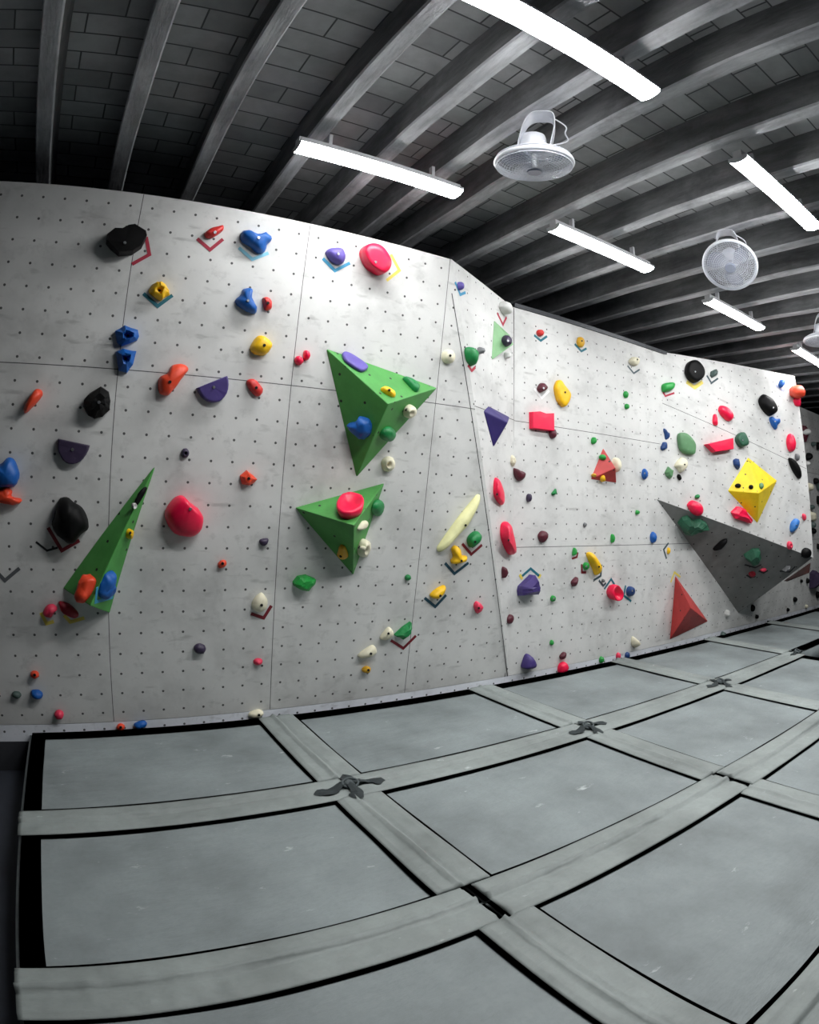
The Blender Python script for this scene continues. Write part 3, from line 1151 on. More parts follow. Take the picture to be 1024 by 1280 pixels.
def hold(plane, crop, shape, mat, h, style, label, bolt=None, pit=None, lump=.06, steel=True, group=None):
    P = PLANES[plane]
    SEED[0] += 1
    sd = SEED[0] * 3.77
    rnd = random.Random(SEED[0])
    if shape[0] == 'e':
        _, x, y, rx, ry = shape[:5]
        a0 = math.radians(shape[5]) if len(shape) > 5 else 0
        pts = []
        for k in range(12):
            a = 2 * PI * k / 12
            dx, dy = rx * math.cos(a), ry * math.sin(a)
            j = 1 + .07 * noise.noise(Vector((math.cos(a) * 1.5, math.sin(a) * 1.5, sd)))
            pts.append((x + (dx * math.cos(a0) - dy * math.sin(a0)) * j, y + (dx * math.sin(a0) + dy * math.cos(a0)) * j))
    else:
        pts = shape
    pp = cp(crop, pts)
    off = .35 * h
    Q = [P.at(*p, off=off) - P.n * off for p in pp]
    o = sum(Q, Vector()) / len(Q)
    L = [Vector(((q - o).dot(P.ex), (q - o).dot(P.ey))) for q in Q]
    # a raised hold seen aslant looks longer than it is: take its height out of the traced length
    v_ = (o - EYE).normalized()
    t_ = v_ - P.n * v_.dot(P.n)
    tan_ = t_.length / max(.15, abs(v_.dot(P.n)))
    if t_.length > .05:
        t2 = Vector((t_.dot(P.ex), t_.dot(P.ey))).normalized()
        ext = max(q.dot(t2) for q in L) - min(q.dot(t2) for q in L)
        k_ = max(.55, (ext / 2 - .3 * h * tan_) / (ext / 2))
        L = [q + t2 * (q.dot(t2) * (k_ - 1)) for q in L]
    flatshade = style in ('facet', 'block', 'plate')
    if style == 'plate':            # a half disc: two chord ends and the belly
        a_, b2, c_ = L
        m_ = (a_ + b2) / 2
        ax_ = (b2 - a_) / 2
        L = [m_ + ax_ * (-math.cos(PI * k / 14)) + (c_ - m_) * math.sin(PI * k / 14) for k in range(15)]
    if flatshade:
        ring = []
        for i in range(len(L)):
            ring.append(L[i])
            if style == 'facet':
                ring.append((L[i] + L[(i + 1) % len(L)]) / 2)
    else:
        ring = catmull(L, 30)
    area = sum(a.x * b.y - b.x * a.y for a, b in zip(ring, ring[1:] + ring[:1]))
    if area < 0:
        ring.reverse()
    size = max(v.length for v in ring)
    tp = Vector((0, 0))
    if bolt or pit:
        b_ = cp(crop, [bolt or pit])[0]
        qq = P.at(*b_, off=h) - o
        tp = Vector((qq.dot(P.ex), qq.dot(P.ey)))
    prof = list(STY[style])
    zc = {'cup': .58}.get(style, 1.0)
    if pit:
        prof = [q for q in prof if q[0] > .5] + [(.46, 1.0), (.36, .9), (.26, .45)]
        zc = .3
    bm = bmesh.new()
    R_ = []
    for s, z in prof:
        row = []
        for k, v in enumerate(ring):
            c2 = tp * (1 - min(1, s))
            p = Vector((c2.x + v.x * s, c2.y + v.y * s, z * h))
            if z > 0:
                nz = noise.noise_vector(Vector((p.x / size * 1.7, p.y / size * 1.7, sd + p.z / size)))
                nz = nz + .45 * noise.noise_vector(Vector((p.x / size * 4.3, p.y / size * 4.3, sd + 5 + p.z / size * 3)))
                am = lump * size * (1.0 if style not in ('flat', 'block') else .35)
                p += Vector((nz.x, nz.y, nz.z * .8)) * am
                if style == 'facet':
                    p += Vector((rnd.uniform(-1, 1), rnd.uniform(-1, 1), rnd.uniform(-.8, .8))) * size * .045
                p.z = max(p.z, .001)
            if z == 0:
                p.z = -.004
            row.append(bm.verts.new(p))
        R_.append(row)
    n = len(ring)
    for A, B in zip(R_, R_[1:]):
        for k in range(n):
            bm.faces.new((A[k], A[(k + 1) % n], B[(k + 1) % n], B[k]))
    cen = bm.verts.new((tp.x, tp.y, zc * h))
    for k in range(n):
        bm.faces.new((R_[-1][k], R_[-1][(k + 1) % n], cen))
    bm.faces.new(R_[0][::-1])
    bmesh.ops.recalc_face_normals(bm, faces=bm.faces)
    ob = link('climbing_hold', bm, HM[mat], None, not flatshade, frame_mat(o, P.ex, P.ey, P.n))
    key = plane[0]
    grp = group or HGROUP.get(plane)
    tag(ob, label, 'climbing hold', grp)
    if bolt or pit:
        bm = bmesh.new()
        r = .011 if bolt else .012
        bmesh.ops.create_cone(bm, cap_ends=True, segments=12, radius1=r, radius2=r * .85, depth=.008)
        bl = link('bolt', bm, STEEL if (steel and bolt) else DARKBOLT, ob)
        bl.location = (tp.x, tp.y, zc * h + .003)
    return ob


def tape(plane, crop, pts, col, label, w=.024):
    P = PLANES[plane]
    a, b, c = [P.at(*p, off=.001) for p in cp(crop, pts)]
    o = b
    A, B, C = [Vector(((q - o).dot(P.ex), (q - o).dot(P.ey))) for q in (a, b, c)]
    d1, d2 = (B - A).normalized(), (C - B).normalized()
    n1, n2 = Vector((-d1.y, d1.x)), Vector((-d2.y, d2.x))
    mid = (n1 + n2)
    mid = mid / max(.35, mid.dot(n1)) if mid.length > .1 else n1
    hw = w / 2
    outl = [A + n1 * hw, B + mid * hw, C + n2 * hw, C - n2 * hw, B - mid * hw, A - n1 * hw]
    bm = bmesh.new()
    v0 = [bm.verts.new((p.x, p.y, -.003)) for p in outl]
    v1 = [bm.verts.new((p.x, p.y, .0015)) for p in outl]
    for s in ((0, 1, 4, 5), (1, 2, 3, 4)):
        bm.faces.new([v1[i] for i in s])
        bm.faces.new([v0[i] for i in s][::-1])
    for i in range(6):
        j = (i + 1) % 6
        bm.faces.new((v0[i], v0[j], v1[j], v1[i]))
    bmesh.ops.recalc_face_normals(bm, faces=bm.faces)
    ob = link('route_tape', bm, TM[col], None, False, frame_mat(o, P.ex, P.ey, P.n))
    tag(ob, label, 'tape marker', 'tape chevrons marking the routes')
    return ob


H, T = hold, tape
# ---- left wall, from the top left
H('A', 'c1', [(595, 245), (635, 208), (680, 210), (715, 190), (752, 182), (812, 222), (818, 250), (790, 310), (735, 350), (660, 360), (615, 320), (590, 285)], 'black', .13, 'block', 'big black angular hold at the top left, beside a dark red tape chevron', (695, 283), lump=.1)
T('A', 'c1', [(814, 250), (832, 348), (735, 402)], 'red', 'dark red tape chevron right of the big black hold at the top left')
H('A', 'c1', [(855, 505), (900, 495), (940, 530), (935, 570), (890, 600), (835, 570), (830, 545)], 'yellow', .07, 'dome', 'knobbly yellow hold above a teal chevron, upper left', None, (893, 540), .22)
T('A', 'c1', [(798, 565), (878, 635), (960, 575)], 'teal', 'teal tape chevron under the knobbly yellow hold at the upper left')
H('A', 'c1', [(640, 775), (690, 740), (770, 765), (778, 800), (765, 825), (675, 862), (650, 840)], 'blue', .08, 'facet', 'upper of the two blue pocket holds stacked on the left upright seam', None, (715, 795))
H('A', 'c1', [(645, 885), (685, 868), (762, 885), (735, 965), (708, 1008), (660, 995)], 'blue', .08, 'facet', 'lower of the two blue pocket holds stacked on the left upright seam', None, (703, 925))
H('A', 'r3', [(650, 712), (690, 708), (712, 725), (690, 755), (655, 800), (630, 825), (600, 815), (597, 765), (630, 745)], 'orange', .09, 'dome', 'orange-red boot-shaped hold lying across the left horizontal seam', (640, 775), steel=False)
H('A', 'r3', [(738, 799), (857, 752), (822, 850)], 'purple', .05, 'plate', 'purple half-disc hold right of the orange-red boot-shaped hold', (805, 795), lump=.03)
H('A', 'r3', [(930, 770), (960, 768), (992, 800), (985, 825), (965, 828), (935, 798)], 'red', .05, 'dome', 'small red oval hold right of the purple half-disc near the seam', (965, 797), steel=False)
H('A', 'e5', [(245, 50), (285, 40), (308, 65), (290, 110), (190, 208), (170, 195), (180, 150)], 'orange', .1, 'dome', 'slanting orange-red peg hold near the left edge')
H('A', 'e5', [(610, 120), (660, 60), (735, 15), (795, 55), (805, 120), (800, 190), (745, 240), (690, 257), (640, 230), (605, 165)], 'black', .13, 'facet', 'black rounded hold with pale screw heads, left of the left upright seam', (720, 133))
H('A', 'e5', [(424, 398), (656, 447), (506, 582)], 'plum', .05, 'plate', 'dark purple half-disc hold below the black hold with screw heads', (527, 477), lump=.03)
H('A', 'e5', [(-60, 600), (0, 585), (60, 540), (110, 560), (138, 640), (130, 700), (95, 750), (20, 755), (-50, 730)], 'blue', .12, 'dome', 'blue bulging hold cut by the left edge', lump=.1)
H('A', 'e5', [(-60, 770), (0, 765), (50, 745), (90, 780), (85, 820), (150, 835), (155, 860), (100, 880), (0, 870), (-60, 860)], 'orange', .08, 'dome', 'orange hold with a finger, under the blue hold at the left edge', lump=.1)
H('A', 'e5', [(420, 860), (485, 822), (535, 860), (600, 905), (640, 990), (635, 1060), (570, 1130), (500, 1175), (450, 1130), (380, 1040), (400, 950)], 'black', .16, 'dome', 'large black lumpy hold beside the tall narrow green volume', lump=.1)
T('A', 'e5', [(350, 1045), (450, 1212), (578, 1138)], 'darkred', 'dark red tape chevron peeking out under the large black lumpy hold')
T('A', 'e5', [(262, 1148), (342, 1212), (420, 1190)], 'black', 'torn black tape left below the large black lumpy hold', .014)
T('A', 'e6', [(-30, 115), (32, 182), (125, 104)], 'grey', 'faded grey tape chevron at the left edge')
H('N2', 'r6', [(548, 205), (540, 235), (518, 272), (508, 268), (522, 228)], 'black', .03, 'dome', 'black sliver hold near the top of the tall narrow green volume')
H('N0', 'r6', ('e', 505, 278, 9, 11), 'white', .015, 'cup', 'tiny white loop below the black sliver on the narrow green volume')
H('N0', 'r6', ('e', 491, 385, 15, 21, -15), 'yellow', .05, 'dome', 'small yellow hold halfway up the narrow green volume', (489, 380), steel=False)
H('N2', 'r6', [(300, 555), (320, 532), (350, 545), (360, 565), (345, 610), (310, 640), (285, 630), (288, 590)], 'orange', .07, 'dome', 'orange-red knobby hold at the foot of the narrow green volume', lump=.18)
H('N0', 'r6', [(380, 575), (398, 540), (420, 530), (433, 555), (430, 580), (440, 605), (405, 630), (375, 620)], 'blue', .06, 'dome', 'blue knobby hold at the foot of the narrow green volume', lump=.18)
T('N0', 'r6', [(366, 585), (360, 640), (425, 622)], 'blue', 'bright blue tape under the blue knobby hold on the green volume')
H('A', 'e6', [(280, 380), (310, 335), (360, 350), (350, 390), (320, 430), (290, 410)], 'rose', .06, 'dome', 'small rose knobby hold left of the foot of the narrow green volume', lump=.2)
H('A', 'e6', [(375, 320), (430, 325), (480, 365), (505, 410), (465, 425), (400, 390)], 'crimson', .05, 'dome', 'crimson oval hold tucked under the foot of the narrow green volume')
T('A', 'e6', [(262, 388), (298, 458), (345, 445)], 'yellow', 'yellow tape chevron under the small rose knobby hold at lower left')
T('A', 'e6', [(410, 405), (450, 448), (540, 422)], 'yellow', 'yellow tape chevron under the crimson oval hold at lower left')
H('A', 'e6', ('e', 222, 787, 28, 28), 'orange', .05, 'dome', 'tiny orange hold at the lower left, above the small blue one', (222, 787), steel=False)
H('A', 'e6', ('e', 107, 915, 30, 25), 'slate', .04, 'dome', 'tiny dark grey hold at the lower left, left of the small blue one', lump=.14)
H('A', 'e6', ('e', 235, 912, 40, 32, 20), 'blue', .06, 'dome', 'small blue hold at the lower left, below the tiny orange one', lump=.14)
H('A', 'e6', ('e', 378, 1043, 30, 32), 'rose', .05, 'dome', 'tiny rose hold at the lower left, just above the kicker seam', lump=.1)
H('C', 'e6', ('e', 773, 1122, 26, 26), 'orange', .04, 'dome', 'tiny orange hold on the kicker strip at the left', (773, 1122), steel=False, group='holds on the kicker strip')
H('C', 'e6', ('e', 902, 1108, 43, 28, -8), 'blue', .05, 'dome', 'small blue hold on the kicker strip beside the tiny orange one', lump=.14, group='holds on the kicker strip')
H('C', 'r6', ('e', 965, 1063, 30, 17, -8), 'cream', .05, 'dome', 'small cream hold on the kicker strip under a panel seam', (975, 1066), steel=False, group='holds on the kicker strip')
H('A', 'r6', [(630, 280), (660, 245), (690, 240), (715, 265), (745, 290), (770, 330), (765, 370), (735, 395), (690, 397), (650, 375), (622, 325)], 'pink', .15, 'dome', 'big neon pink kidney-shaped hold right of the narrow green volume', (716, 290), lump=.05)
H('A', 'r6', ('e', 697, 80, 16, 18), 'plum', .04, 'dome', 'tiny dark hold with a hole above the big neon pink kidney hold', None, (700, 80))
H('A', 'r6', [(903, 165), (930, 143), (972, 180), (940, 203), (912, 198)], 'orange', .06, 'facet', 'small orange square hold right of the neon pink kidney hold', (937, 175), steel=False)
H('A', 'r6', ('e', 837, 498, 18, 15, -35), 'orange', .04, 'dome', 'tiny orange hold below and right of the neon pink kidney hold', (838, 495), steel=False)
H('A', 'r6', [(978, 405), (1010, 402), (1010, 418), (995, 430), (980, 422)], 'plum', .04, 'dome', 'tiny dark purple hold above the cream hold with the red chevron')
H('A', 'r6', [(955, 630), (985, 605), (1008, 635), (1005, 670), (975, 680), (950, 660)], 'cream', .07, 'dome', 'cream hold over a dark red chevron, on the panel seam right of the pink kidney', (985, 652), steel=False)
T('A', 'r6', [(945, 684), (993, 700), (1022, 654)], 'darkred', 'dark red tape chevron under the cream hold on the panel seam')
H('A', 'r6', ('e', 753, 817, 24, 20, 20), 'plum', .05, 'dome', 'small dark purple round hold alone at the lower left of the wall', lump=.12)
H('A', 'r6', ('e', 973, 867, 20, 15, 10), 'rose', .04, 'cone', 'tiny rose hold below the cream hold with the dark red chevron')

# ---- left wall, upper middle
H('A', 'c2', [(160, 185), (200, 155), (265, 135), (268, 160), (235, 190), (195, 212), (165, 208)], 'red', .06, 'dome', 'small red pointed hold above a crimson chevron near the wall top', (218, 180))
T('A', 'c2', [(118, 215), (190, 277), (262, 218)], 'red', 'crimson tape chevron under the small red pointed hold near the wall top')
H('A', 'c2', [(358, 205), (395, 160), (450, 185), (515, 175), (540, 210), (510, 245), (495, 285), (455, 297), (415, 260), (370, 235)], 'blue', .09, 'dome', 'blue lobed hold above a light blue chevron near the wall top', (460, 210), lump=.12)
T('A', 'c2', [(350, 265), (425, 330), (515, 295)], 'lightblue', 'light blue tape chevron under the blue lobed hold near the wall top')
H('A', 'c2', [(375, 495), (400, 485), (430, 490), (425, 540), (455, 600), (440, 628), (400, 620), (345, 590), (337, 560), (365, 530)], 'blue', .08, 'dome', 'blue bell-shaped hold left of a small red hold, upper middle', (400, 560), lump=.1)
H('A', 'c2', [(485, 545), (515, 540), (538, 565), (530, 605), (495, 613), (485, 580)], 'red', .05, 'dome', 'small red hold right of the blue bell-shaped hold', (512, 573), steel=False)
H('A', 'c2', [(425, 795), (450, 765), (490, 752), (535, 785), (540, 815), (500, 860), (440, 858), (412, 830)], 'yellow', .09, 'dome', 'yellow rounded hold below the blue bell-shaped hold', (492, 808), steel=False)
H('A', 'c2', ('e', 685, 893, 26, 26), 'pink', .05, 'dome', 'left lower of the two small pink holds on the second upright seam', lump=.08)
H('A', 'c2', [(715, 840), (740, 838), (750, 870), (725, 893), (708, 875)], 'pink', .05, 'dome', 'right upper of the two small pink holds on the second upright seam')
H('A', 'c2', [(832, 295), (860, 268), (920, 262), (945, 285), (945, 330), (910, 358), (860, 340)], 'lilac', .07, 'dome', 'purple rounded hold over a blue chevron, left of the big pink disc', (903, 300), lump=.04)
T('A', 'c2', [(818, 325), (885, 393), (968, 350)], 'blue', 'blue tape chevron under the purple rounded hold near the wall top')
CROP['r4'] = (340, 220, 3.012)
H('A', 'r4', [(330, 290), (350, 262), (385, 256), (420, 272), (447, 315), (440, 350), (410, 372), (375, 360), (345, 335)], 'pink', .12, 'flat', 'big neon pink disc hold near the wall top', (390, 324), lump=.02)
T('A', 'r4', [(448, 295), (480, 355), (432, 393)], 'yellow', 'pale yellow tape chevron right of the big neon pink disc')

# ---- on the two green volumes and near them
H('U0', 'c3', [(195, 110), (230, 105), (300, 145), (355, 190), (350, 215), (310, 232), (250, 200), (205, 160)], 'lilac', .03, 'flat', 'purple oval hold on the top face of the larger green volume', lump=.02)
H('U0', 'c3', [(445, 330), (480, 318), (535, 350), (530, 385), (490, 380), (450, 355)], 'yellow', .04, 'dome', 'yellow hold with three holes on the larger green volume', (495, 347), steel=False)
H('U0', 'c3', [(590, 262), (625, 265), (685, 305), (688, 345), (660, 358), (625, 320)], 'green', .05, 'dome', 'green crescent hold on the top face of the larger green volume')
H('U2', 'c3', [(225, 570), (290, 545), (320, 520), (370, 535), (380, 590), (365, 640), (310, 665), (270, 640), (230, 600)], 'blue', .08, 'dome', 'big blue lumpy hold on the shaded face of the larger green volume', lump=.16)
H('U1', 'c3', ('e', 630, 487, 44, 42), 'cream', .06, 'dome', 'cream ring hold on the right face of the larger green volume', None, (630, 490))
H('U1', 'c3', ('e', 490, 632, 52, 46), 'green', .06, 'dome', 'green ball hold on the right face of the larger green volume')
H('A', 'c3', ('e', 492, 820, 47, 48), 'cream', .07, 'dome', 'cream hold with a hole just below the larger green volume', None, (490, 822))
H('A', 'c3', ('e', 877, 132, 47, 46), 'cream', .07, 'dome', 'cream round hold right of the larger green volume, near the corner', (885, 125), steel=False, lump=.03)
H('M0', 'c4', [(362, 275), (395, 210), (450, 198), (515, 215), (540, 270), (520, 325), (450, 362), (385, 345)], 'pink', .075, 'cup', 'neon pink cup hold on the top face of the lower green volume')
H('M1', 'c4', ('e', 630, 282, 40, 48), 'green', .055, 'dome', 'green ball hold at the right edge of the lower green volume')
H('M1', 'c4', [(495, 415), (530, 370), (565, 370), (560, 400), (520, 420)], 'cream', .035, 'dome', 'cream crescent hold on the right face of the lower green volume')
H('M2', 'c4', [(370, 560), (385, 520), (415, 525), (430, 570), (425, 605), (395, 612), (370, 590)], 'amber', .05, 'dome', 'amber hold with two holes on the dark face of the lower green volume', (390, 590), steel=False)
H('M1', 'c4', ('e', 543, 540, 42, 60), 'cream', .07, 'dome', 'cream oval hold at the right of the lower green volume', None, (545, 545))
H('A', 'c4', [(80, 755), (110, 715), (170, 710), (235, 740), (230, 775), (190, 815), (140, 810), (90, 780)], 'lime', .09, 'facet', 'bright green chunky hold below and left of the lower green volume')
H('A', 'c4', ('e', 820, 727, 22, 20), 'green', .04, 'facet', 'tiny green hold alone right of the lower green volume tip')
H('A', 'c8', [(750, 150), (800, 105), (875, 80), (880, 120), (830, 170), (790, 180)], 'yellow', .07, 'dome', 'small yellow hold over a navy chevron, lower middle of the wall', (835, 158), steel=False)
T('A', 'c8', [(710, 175), (795, 245), (882, 152)], 'navy', 'navy tape chevron under the small yellow hold, lower middle')
H('A', 'c8', [(465, 465), (540, 405), (605, 370), (612, 420), (600, 465), (540, 508), (475, 480)], 'green', .08, 'facet', 'green two-lobed hold over a dark red chevron, beside a cream hold')
T('A', 'c8', [(440, 515), (540, 578), (640, 478)], 'darkred', 'dark red tape chevron under the green two-lobed hold')
H('A', 'c8', [(360, 475), (420, 410), (465, 450), (460, 490), (400, 515), (360, 505)], 'cream', .06, 'dome', 'cream hold touching the green two-lobed hold', (420, 460), steel=False)
H('A', 'c8', [(175, 630), (260, 570), (310, 560), (332, 610), (290, 640), (210, 655)], 'cream', .06, 'dome', 'longer cream hold below left of the green two-lobed hold', (280, 622), steel=False)
H('A', 'c8', ('e', 245, 750, 38, 28, 10), 'amber', .05, 'dome', 'small amber hold directly below the longer cream hold', (260, 752), steel=False, lump=.12)
H('A', 'c7', [(40, 480), (60, 440), (200, 260), (340, 100), (385, 60), (400, 75), (380, 130), (290, 280), (170, 410), (80, 495), (50, 505)], 'lemon', .08, 'dome', 'long pale yellow banana-shaped hold', (268, 298), steel=False, lump=.04)
H('A', 'c7', [(285, 395), (320, 360), (370, 350), (410, 385), (390, 430), (345, 465), (310, 475), (282, 430)], 'green', .08, 'dome', 'green rounded hold over a dark red chevron, right of the banana hold', (345, 430), steel=False)
T('A', 'c7', [(242, 445), (315, 530), (400, 455)], 'darkred', 'dark red tape chevron under the green hold beside the banana hold')
H('A', 'c7', [(155, 485), (185, 460), (215, 480), (225, 520), (250, 545), (290, 550), (280, 590), (220, 600), (170, 605), (155, 580), (175, 550)], 'yellow', .08, 'dome', 'yellow knuckle-shaped hold over a navy chevron, below the banana hold', (236, 582), steel=False)
T('A', 'c7', [(105, 600), (180, 685), (292, 598)], 'navy', 'navy tape chevron under the yellow knuckle-shaped hold')
H('A', 'c7', [(335, 930), (360, 905), (415, 950), (405, 985), (370, 1005), (345, 970)], 'rose', .06, 'dome', 'small rose hold near the foot of the slanting edge', (375, 960), steel=False)

# ---- the narrow slanting strip
H('B', 'c5', ('e', 183, 140, 17, 28), 'lilac', .05, 'dome', 'small purple hold at the very top of the narrow slanting strip')
T('B', 'c5', [(150, 115), (182, 196), (215, 182)], 'blue', 'blue tape chevron under the small purple hold at the strip top')
H('B', 'c5', [(218, 545), (240, 530), (285, 550), (300, 580), (285, 630), (260, 650), (230, 620), (217, 580)], 'green', .08, 'dome', 'green hold over a red chevron, high on the narrow slanting strip')
T('B', 'c5', [(232, 648), (255, 683), (278, 660)], 'red', 'red tape chevron under the green hold on the slanting strip')
H('B', 'c5', ('e', 312, 555, 17, 22), 'grey', .06, 'dome', 'small pale grey hold beside the green hold on the slanting strip', lump=.2)
H('B', 'c5', [(435, 265), (460, 238), (490, 265), (508, 305), (485, 325), (455, 305)], 'white', .1, 'dome', 'white hold at the top corner where the strip meets the middle wall')
T('B', 'c5', [(418, 312), (455, 388), (478, 340)], 'red', 'red tape chevron below the white hold at the top corner')
H('B2', 'c5', ('e', 483, 488, 34, 35), 'plum', .08, 'dome', 'dark purple ball hold on the pale green volume', (486, 492))
H('B', 'c5', ('e', 482, 585, 15, 20), 'white', .06, 'dome', 'small white knob under the pale green volume', lump=.15)
H('C', 'c6', ('e', 512, 440, 27, 38), 'cream', .06, 'facet', 'small cream hold on the inside corner, above a maroon hold', lump=.1)
H('C', 'c6', [(520, 490), (560, 500), (605, 520), (590, 555), (560, 568), (530, 540)], 'maroon', .06, 'dome', 'maroon hold at the inside corner under the small cream hold')
H('B', 'c6', [(395, 600), (410, 548), (450, 590), (475, 670), (470, 710), (450, 718), (400, 670)], 'pink', .06, 'dome', 'upper neon pink long hold on the narrow slanting strip', (415, 655), lump=.04, steel=False)
H('B', 'c7', [(552, 340), (560, 290), (590, 270), (620, 290), (645, 360), (690, 490), (685, 525), (650, 528), (600, 470), (560, 400)], 'pink', .11, 'dome', 'lower larger neon pink long hold across the inside corner', (612, 418), lump=.04, steel=False)
H('B', 'c7', [(560, 650), (575, 630), (608, 675), (595, 705), (570, 718)], 'maroon', .05, 'dome', 'small maroon hold below the larger neon pink long hold')
H('B', 'r7', ('e', 898, 705, 12, 18, 15), 'maroon', .045, 'dome', 'tiny maroon hold low on the inside corner')

# ---- middle wall
H('C', 'c5', ('e', 695, 440, 26, 22), 'red', .05, 'dome', 'small red hold over a teal chevron, top of the middle wall')
T('C', 'c5', [(655, 455), (697, 490), (737, 462)], 'teal', 'teal tape chevron under the small red hold, top of the middle wall')
H('C', 'c5', ('e', 955, 500, 28, 34), 'amber', .05, 'dome', 'small amber hold over a teal chevron, top of the middle wall', (960, 492), steel=False)
T('C', 'c5', [(915, 512), (957, 558), (990, 540)], 'teal', 'teal tape chevron under the small amber hold, top of the middle wall')
H('C', 'd1', [(870, 395), (905, 362), (955, 370), (962, 400), (935, 430), (890, 420)], 'cream', .07, 'dome', 'cream hold over a slate chevron, near the top right of the middle wall', (940, 380), steel=False)
T('C', 'd1', [(862, 430), (912, 490), (955, 462)], 'slate', 'slate tape chevron under the cream hold at the top of the middle wall', .02)
H('C', 'd1', ('e', 850, 660, 22, 28), 'lime', .04, 'dome', 'upper of two tiny green holds one above the other on the middle wall')
H('C', 'd1', ('e', 858, 755, 20, 22), 'lime', .04, 'dome', 'lower of two tiny green holds one above the other on the middle wall')
H('C', 'd1', [(140, 605), (180, 565), (228, 590), (220, 620), (170, 643), (145, 630)], 'maroon', .07, 'dome', 'maroon hold over a white chevron, left of the yellow half-moon', (190, 610))
T('C', 'd1', [(115, 612), (175, 688), (235, 630)], 'white', 'white tape chevron under the maroon hold on the middle wall')
H('C', 'd1', [(272, 610), (290, 560), (315, 545), (345, 580), (405, 650), (400, 700), (360, 755), (330, 750), (290, 700)], 'yellow', .06, 'flat', 'yellow half-moon hold above the pink rectangle', (362, 642), steel=False, lump=.04)
H('C', 'd1', [(75, 800), (145, 795), (200, 812), (270, 808), (270, 955), (75, 935)], 'pink', .055, 'block', 'neon pink rectangular block hold on the middle wall seam', lump=.02)
H('C', 'd1', ('e', 265, 972, 34, 40), 'maroon', .05, 'dome', 'maroon hold under the corner of the neon pink rectangle')
H('C', 'c6', ('e', 622, 677, 18, 27, 10), 'plum', .05, 'dome', 'small dark purple hold right of the upper neon pink long hold')
H('C', 'c6', [(762, 650), (798, 618), (798, 655), (775, 662)], 'green', .04, 'facet', 'tiny green pointed hold on the middle wall, right of the small dark purple one')
H('C', 'c6', ('e', 980, 850, 12, 14), 'grey', .03, 'dome', 'tiny grey knob on the middle wall above the yellow curved hold')
H('C', 'c6', [(678, 915), (710, 888), (748, 905), (738, 945), (710, 965), (685, 945)], 'maroon', .06, 'dome', 'maroon rounded hold sitting on the lower seam of the middle wall')
H('C', 'd6', ('e', 385, 152, 25, 33, 15), 'lime', .05, 'dome', 'small green hold just above the small red triangular volume')
H('R2', 'd6', ('e', 465, 303, 34, 27), 'lime', .05, 'dome', 'green hold on the face of the small red triangular volume')
H('R2', 'd6', ('e', 385, 468, 25, 16), 'amber', .045, 'dome', 'amber hold at the left corner of the small red triangular volume')
H('R1', 'd6', ('e', 468, 502, 24, 31), 'yellow', .04, 'dome', 'yellow hold on the dark underside of the small red triangular volume', lump=.15)
H('C', 'd6', ('e', 592, 375, 42, 66), 'cream', .09, 'dome', 'cream ball hold half hidden behind the small red triangular volume')
H('C', 'd6', ('e', 853, 458, 31, 48), 'blue', .06, 'dome', 'blue oval hold right of the small red triangular volume', (850, 450), lump=.12)
H('C', 'd6', ('e', 783, 808, 20, 22), 'lime', .04, 'facet', 'tiny green hold left of the grey wedge tip')
H('C', 'd7', [(592, 340), (605, 290), (620, 272), (640, 300), (635, 340), (610, 350)], 'lime', .05, 'dome', 'small green hold under the lower seam, above a dark red tape')
T('C', 'd7', [(650, 318), (640, 365), (592, 380)], 'darkred', 'dark red tape under the small green hold below the lower seam', .02)
H('C', 'd7', [(730, 345), (765, 318), (810, 355), (885, 460), (880, 510), (845, 540), (810, 480)], 'yellow', .1, 'dome', 'yellow curved finger-like hold on the middle wall', (858, 460), steel=False)
T('C', 'd7', [(885, 440), (875, 550), (805, 595)], 'slate', 'slate tape chevron around the end of the yellow curved hold')
H('C', 'd7', ('e', 735, 455, 35, 38), 'lime', .06, 'dome', 'green hold beside the yellow curved hold', (735, 458))
T('C', 'd7', [(688, 435), (690, 516), (732, 515)], 'darkred', 'dark red tape corner left of the green hold by the yellow curve')
H('C', 'd7', [(582, 605), (640, 563), (655, 580), (635, 640), (610, 655), (590, 640)], 'maroon', .06, 'dome', 'small maroon hold below left of the yellow curved hold')
H('C', 'd7', ('e', 408, 775, 30, 30), 'lime', .05, 'dome', 'tiny green round hold right of the dark purple wedge', (415, 775))
H('C', 'd7', [(50, 690), (60, 650), (210, 540), (235, 545), (265, 620), (285, 700), (275, 740), (60, 748)], 'purple', .15, 'facet', 'big dark purple wedge-shaped hold under a teal chevron')
T('C', 'd7', [(100, 553), (185, 478), (268, 550)], 'teal', 'teal upside-down tape chevron above the big dark purple wedge')
T('C', 'd7', [(78, 535), (88, 558), (104, 580)], 'yellow', 'pale yellow tape end left above the big dark purple wedge', .03)
T('C', 'd7', [(282, 535), (274, 552), (262, 572)], 'yellow', 'pale yellow tape end right above the big dark purple wedge', .03)
H('C', 'd7', ('e', 900, 598, 14, 18), 'grey', .04, 'dome', 'tiny grey knob inside a slate chevron, above the pink cup')
T('C', 'd7', [(858, 595), (900, 648), (928, 620)], 'slate', 'slate tape chevron under the tiny grey knob')
T('C', 'd7', [(910, 680), (978, 582), (1012, 637)], 'teal', 'teal upside-down tape chevron above the pink cup hold')
H('C', 'd8', [(145, 610), (180, 555), (220, 560), (290, 630), (285, 690), (240, 715), (190, 705), (150, 660)], 'pink', .11, 'cup', 'neon pink cup hold low on the middle wall')
H('C', 'd8', ('e', 385, 625, 47, 50), 'navy', .08, 'dome', 'dark blue ball hold right of the neon pink cup', (400, 620))
T('C', 'd8', [(333, 565), (315, 665), (388, 722)], 'teal', 'teal tape chevron left of the dark blue ball hold')
H('C', 'd8', ('e', 205, 102, 19, 44), 'lime', .05, 'dome', 'small upright green hold just above the lower seam')
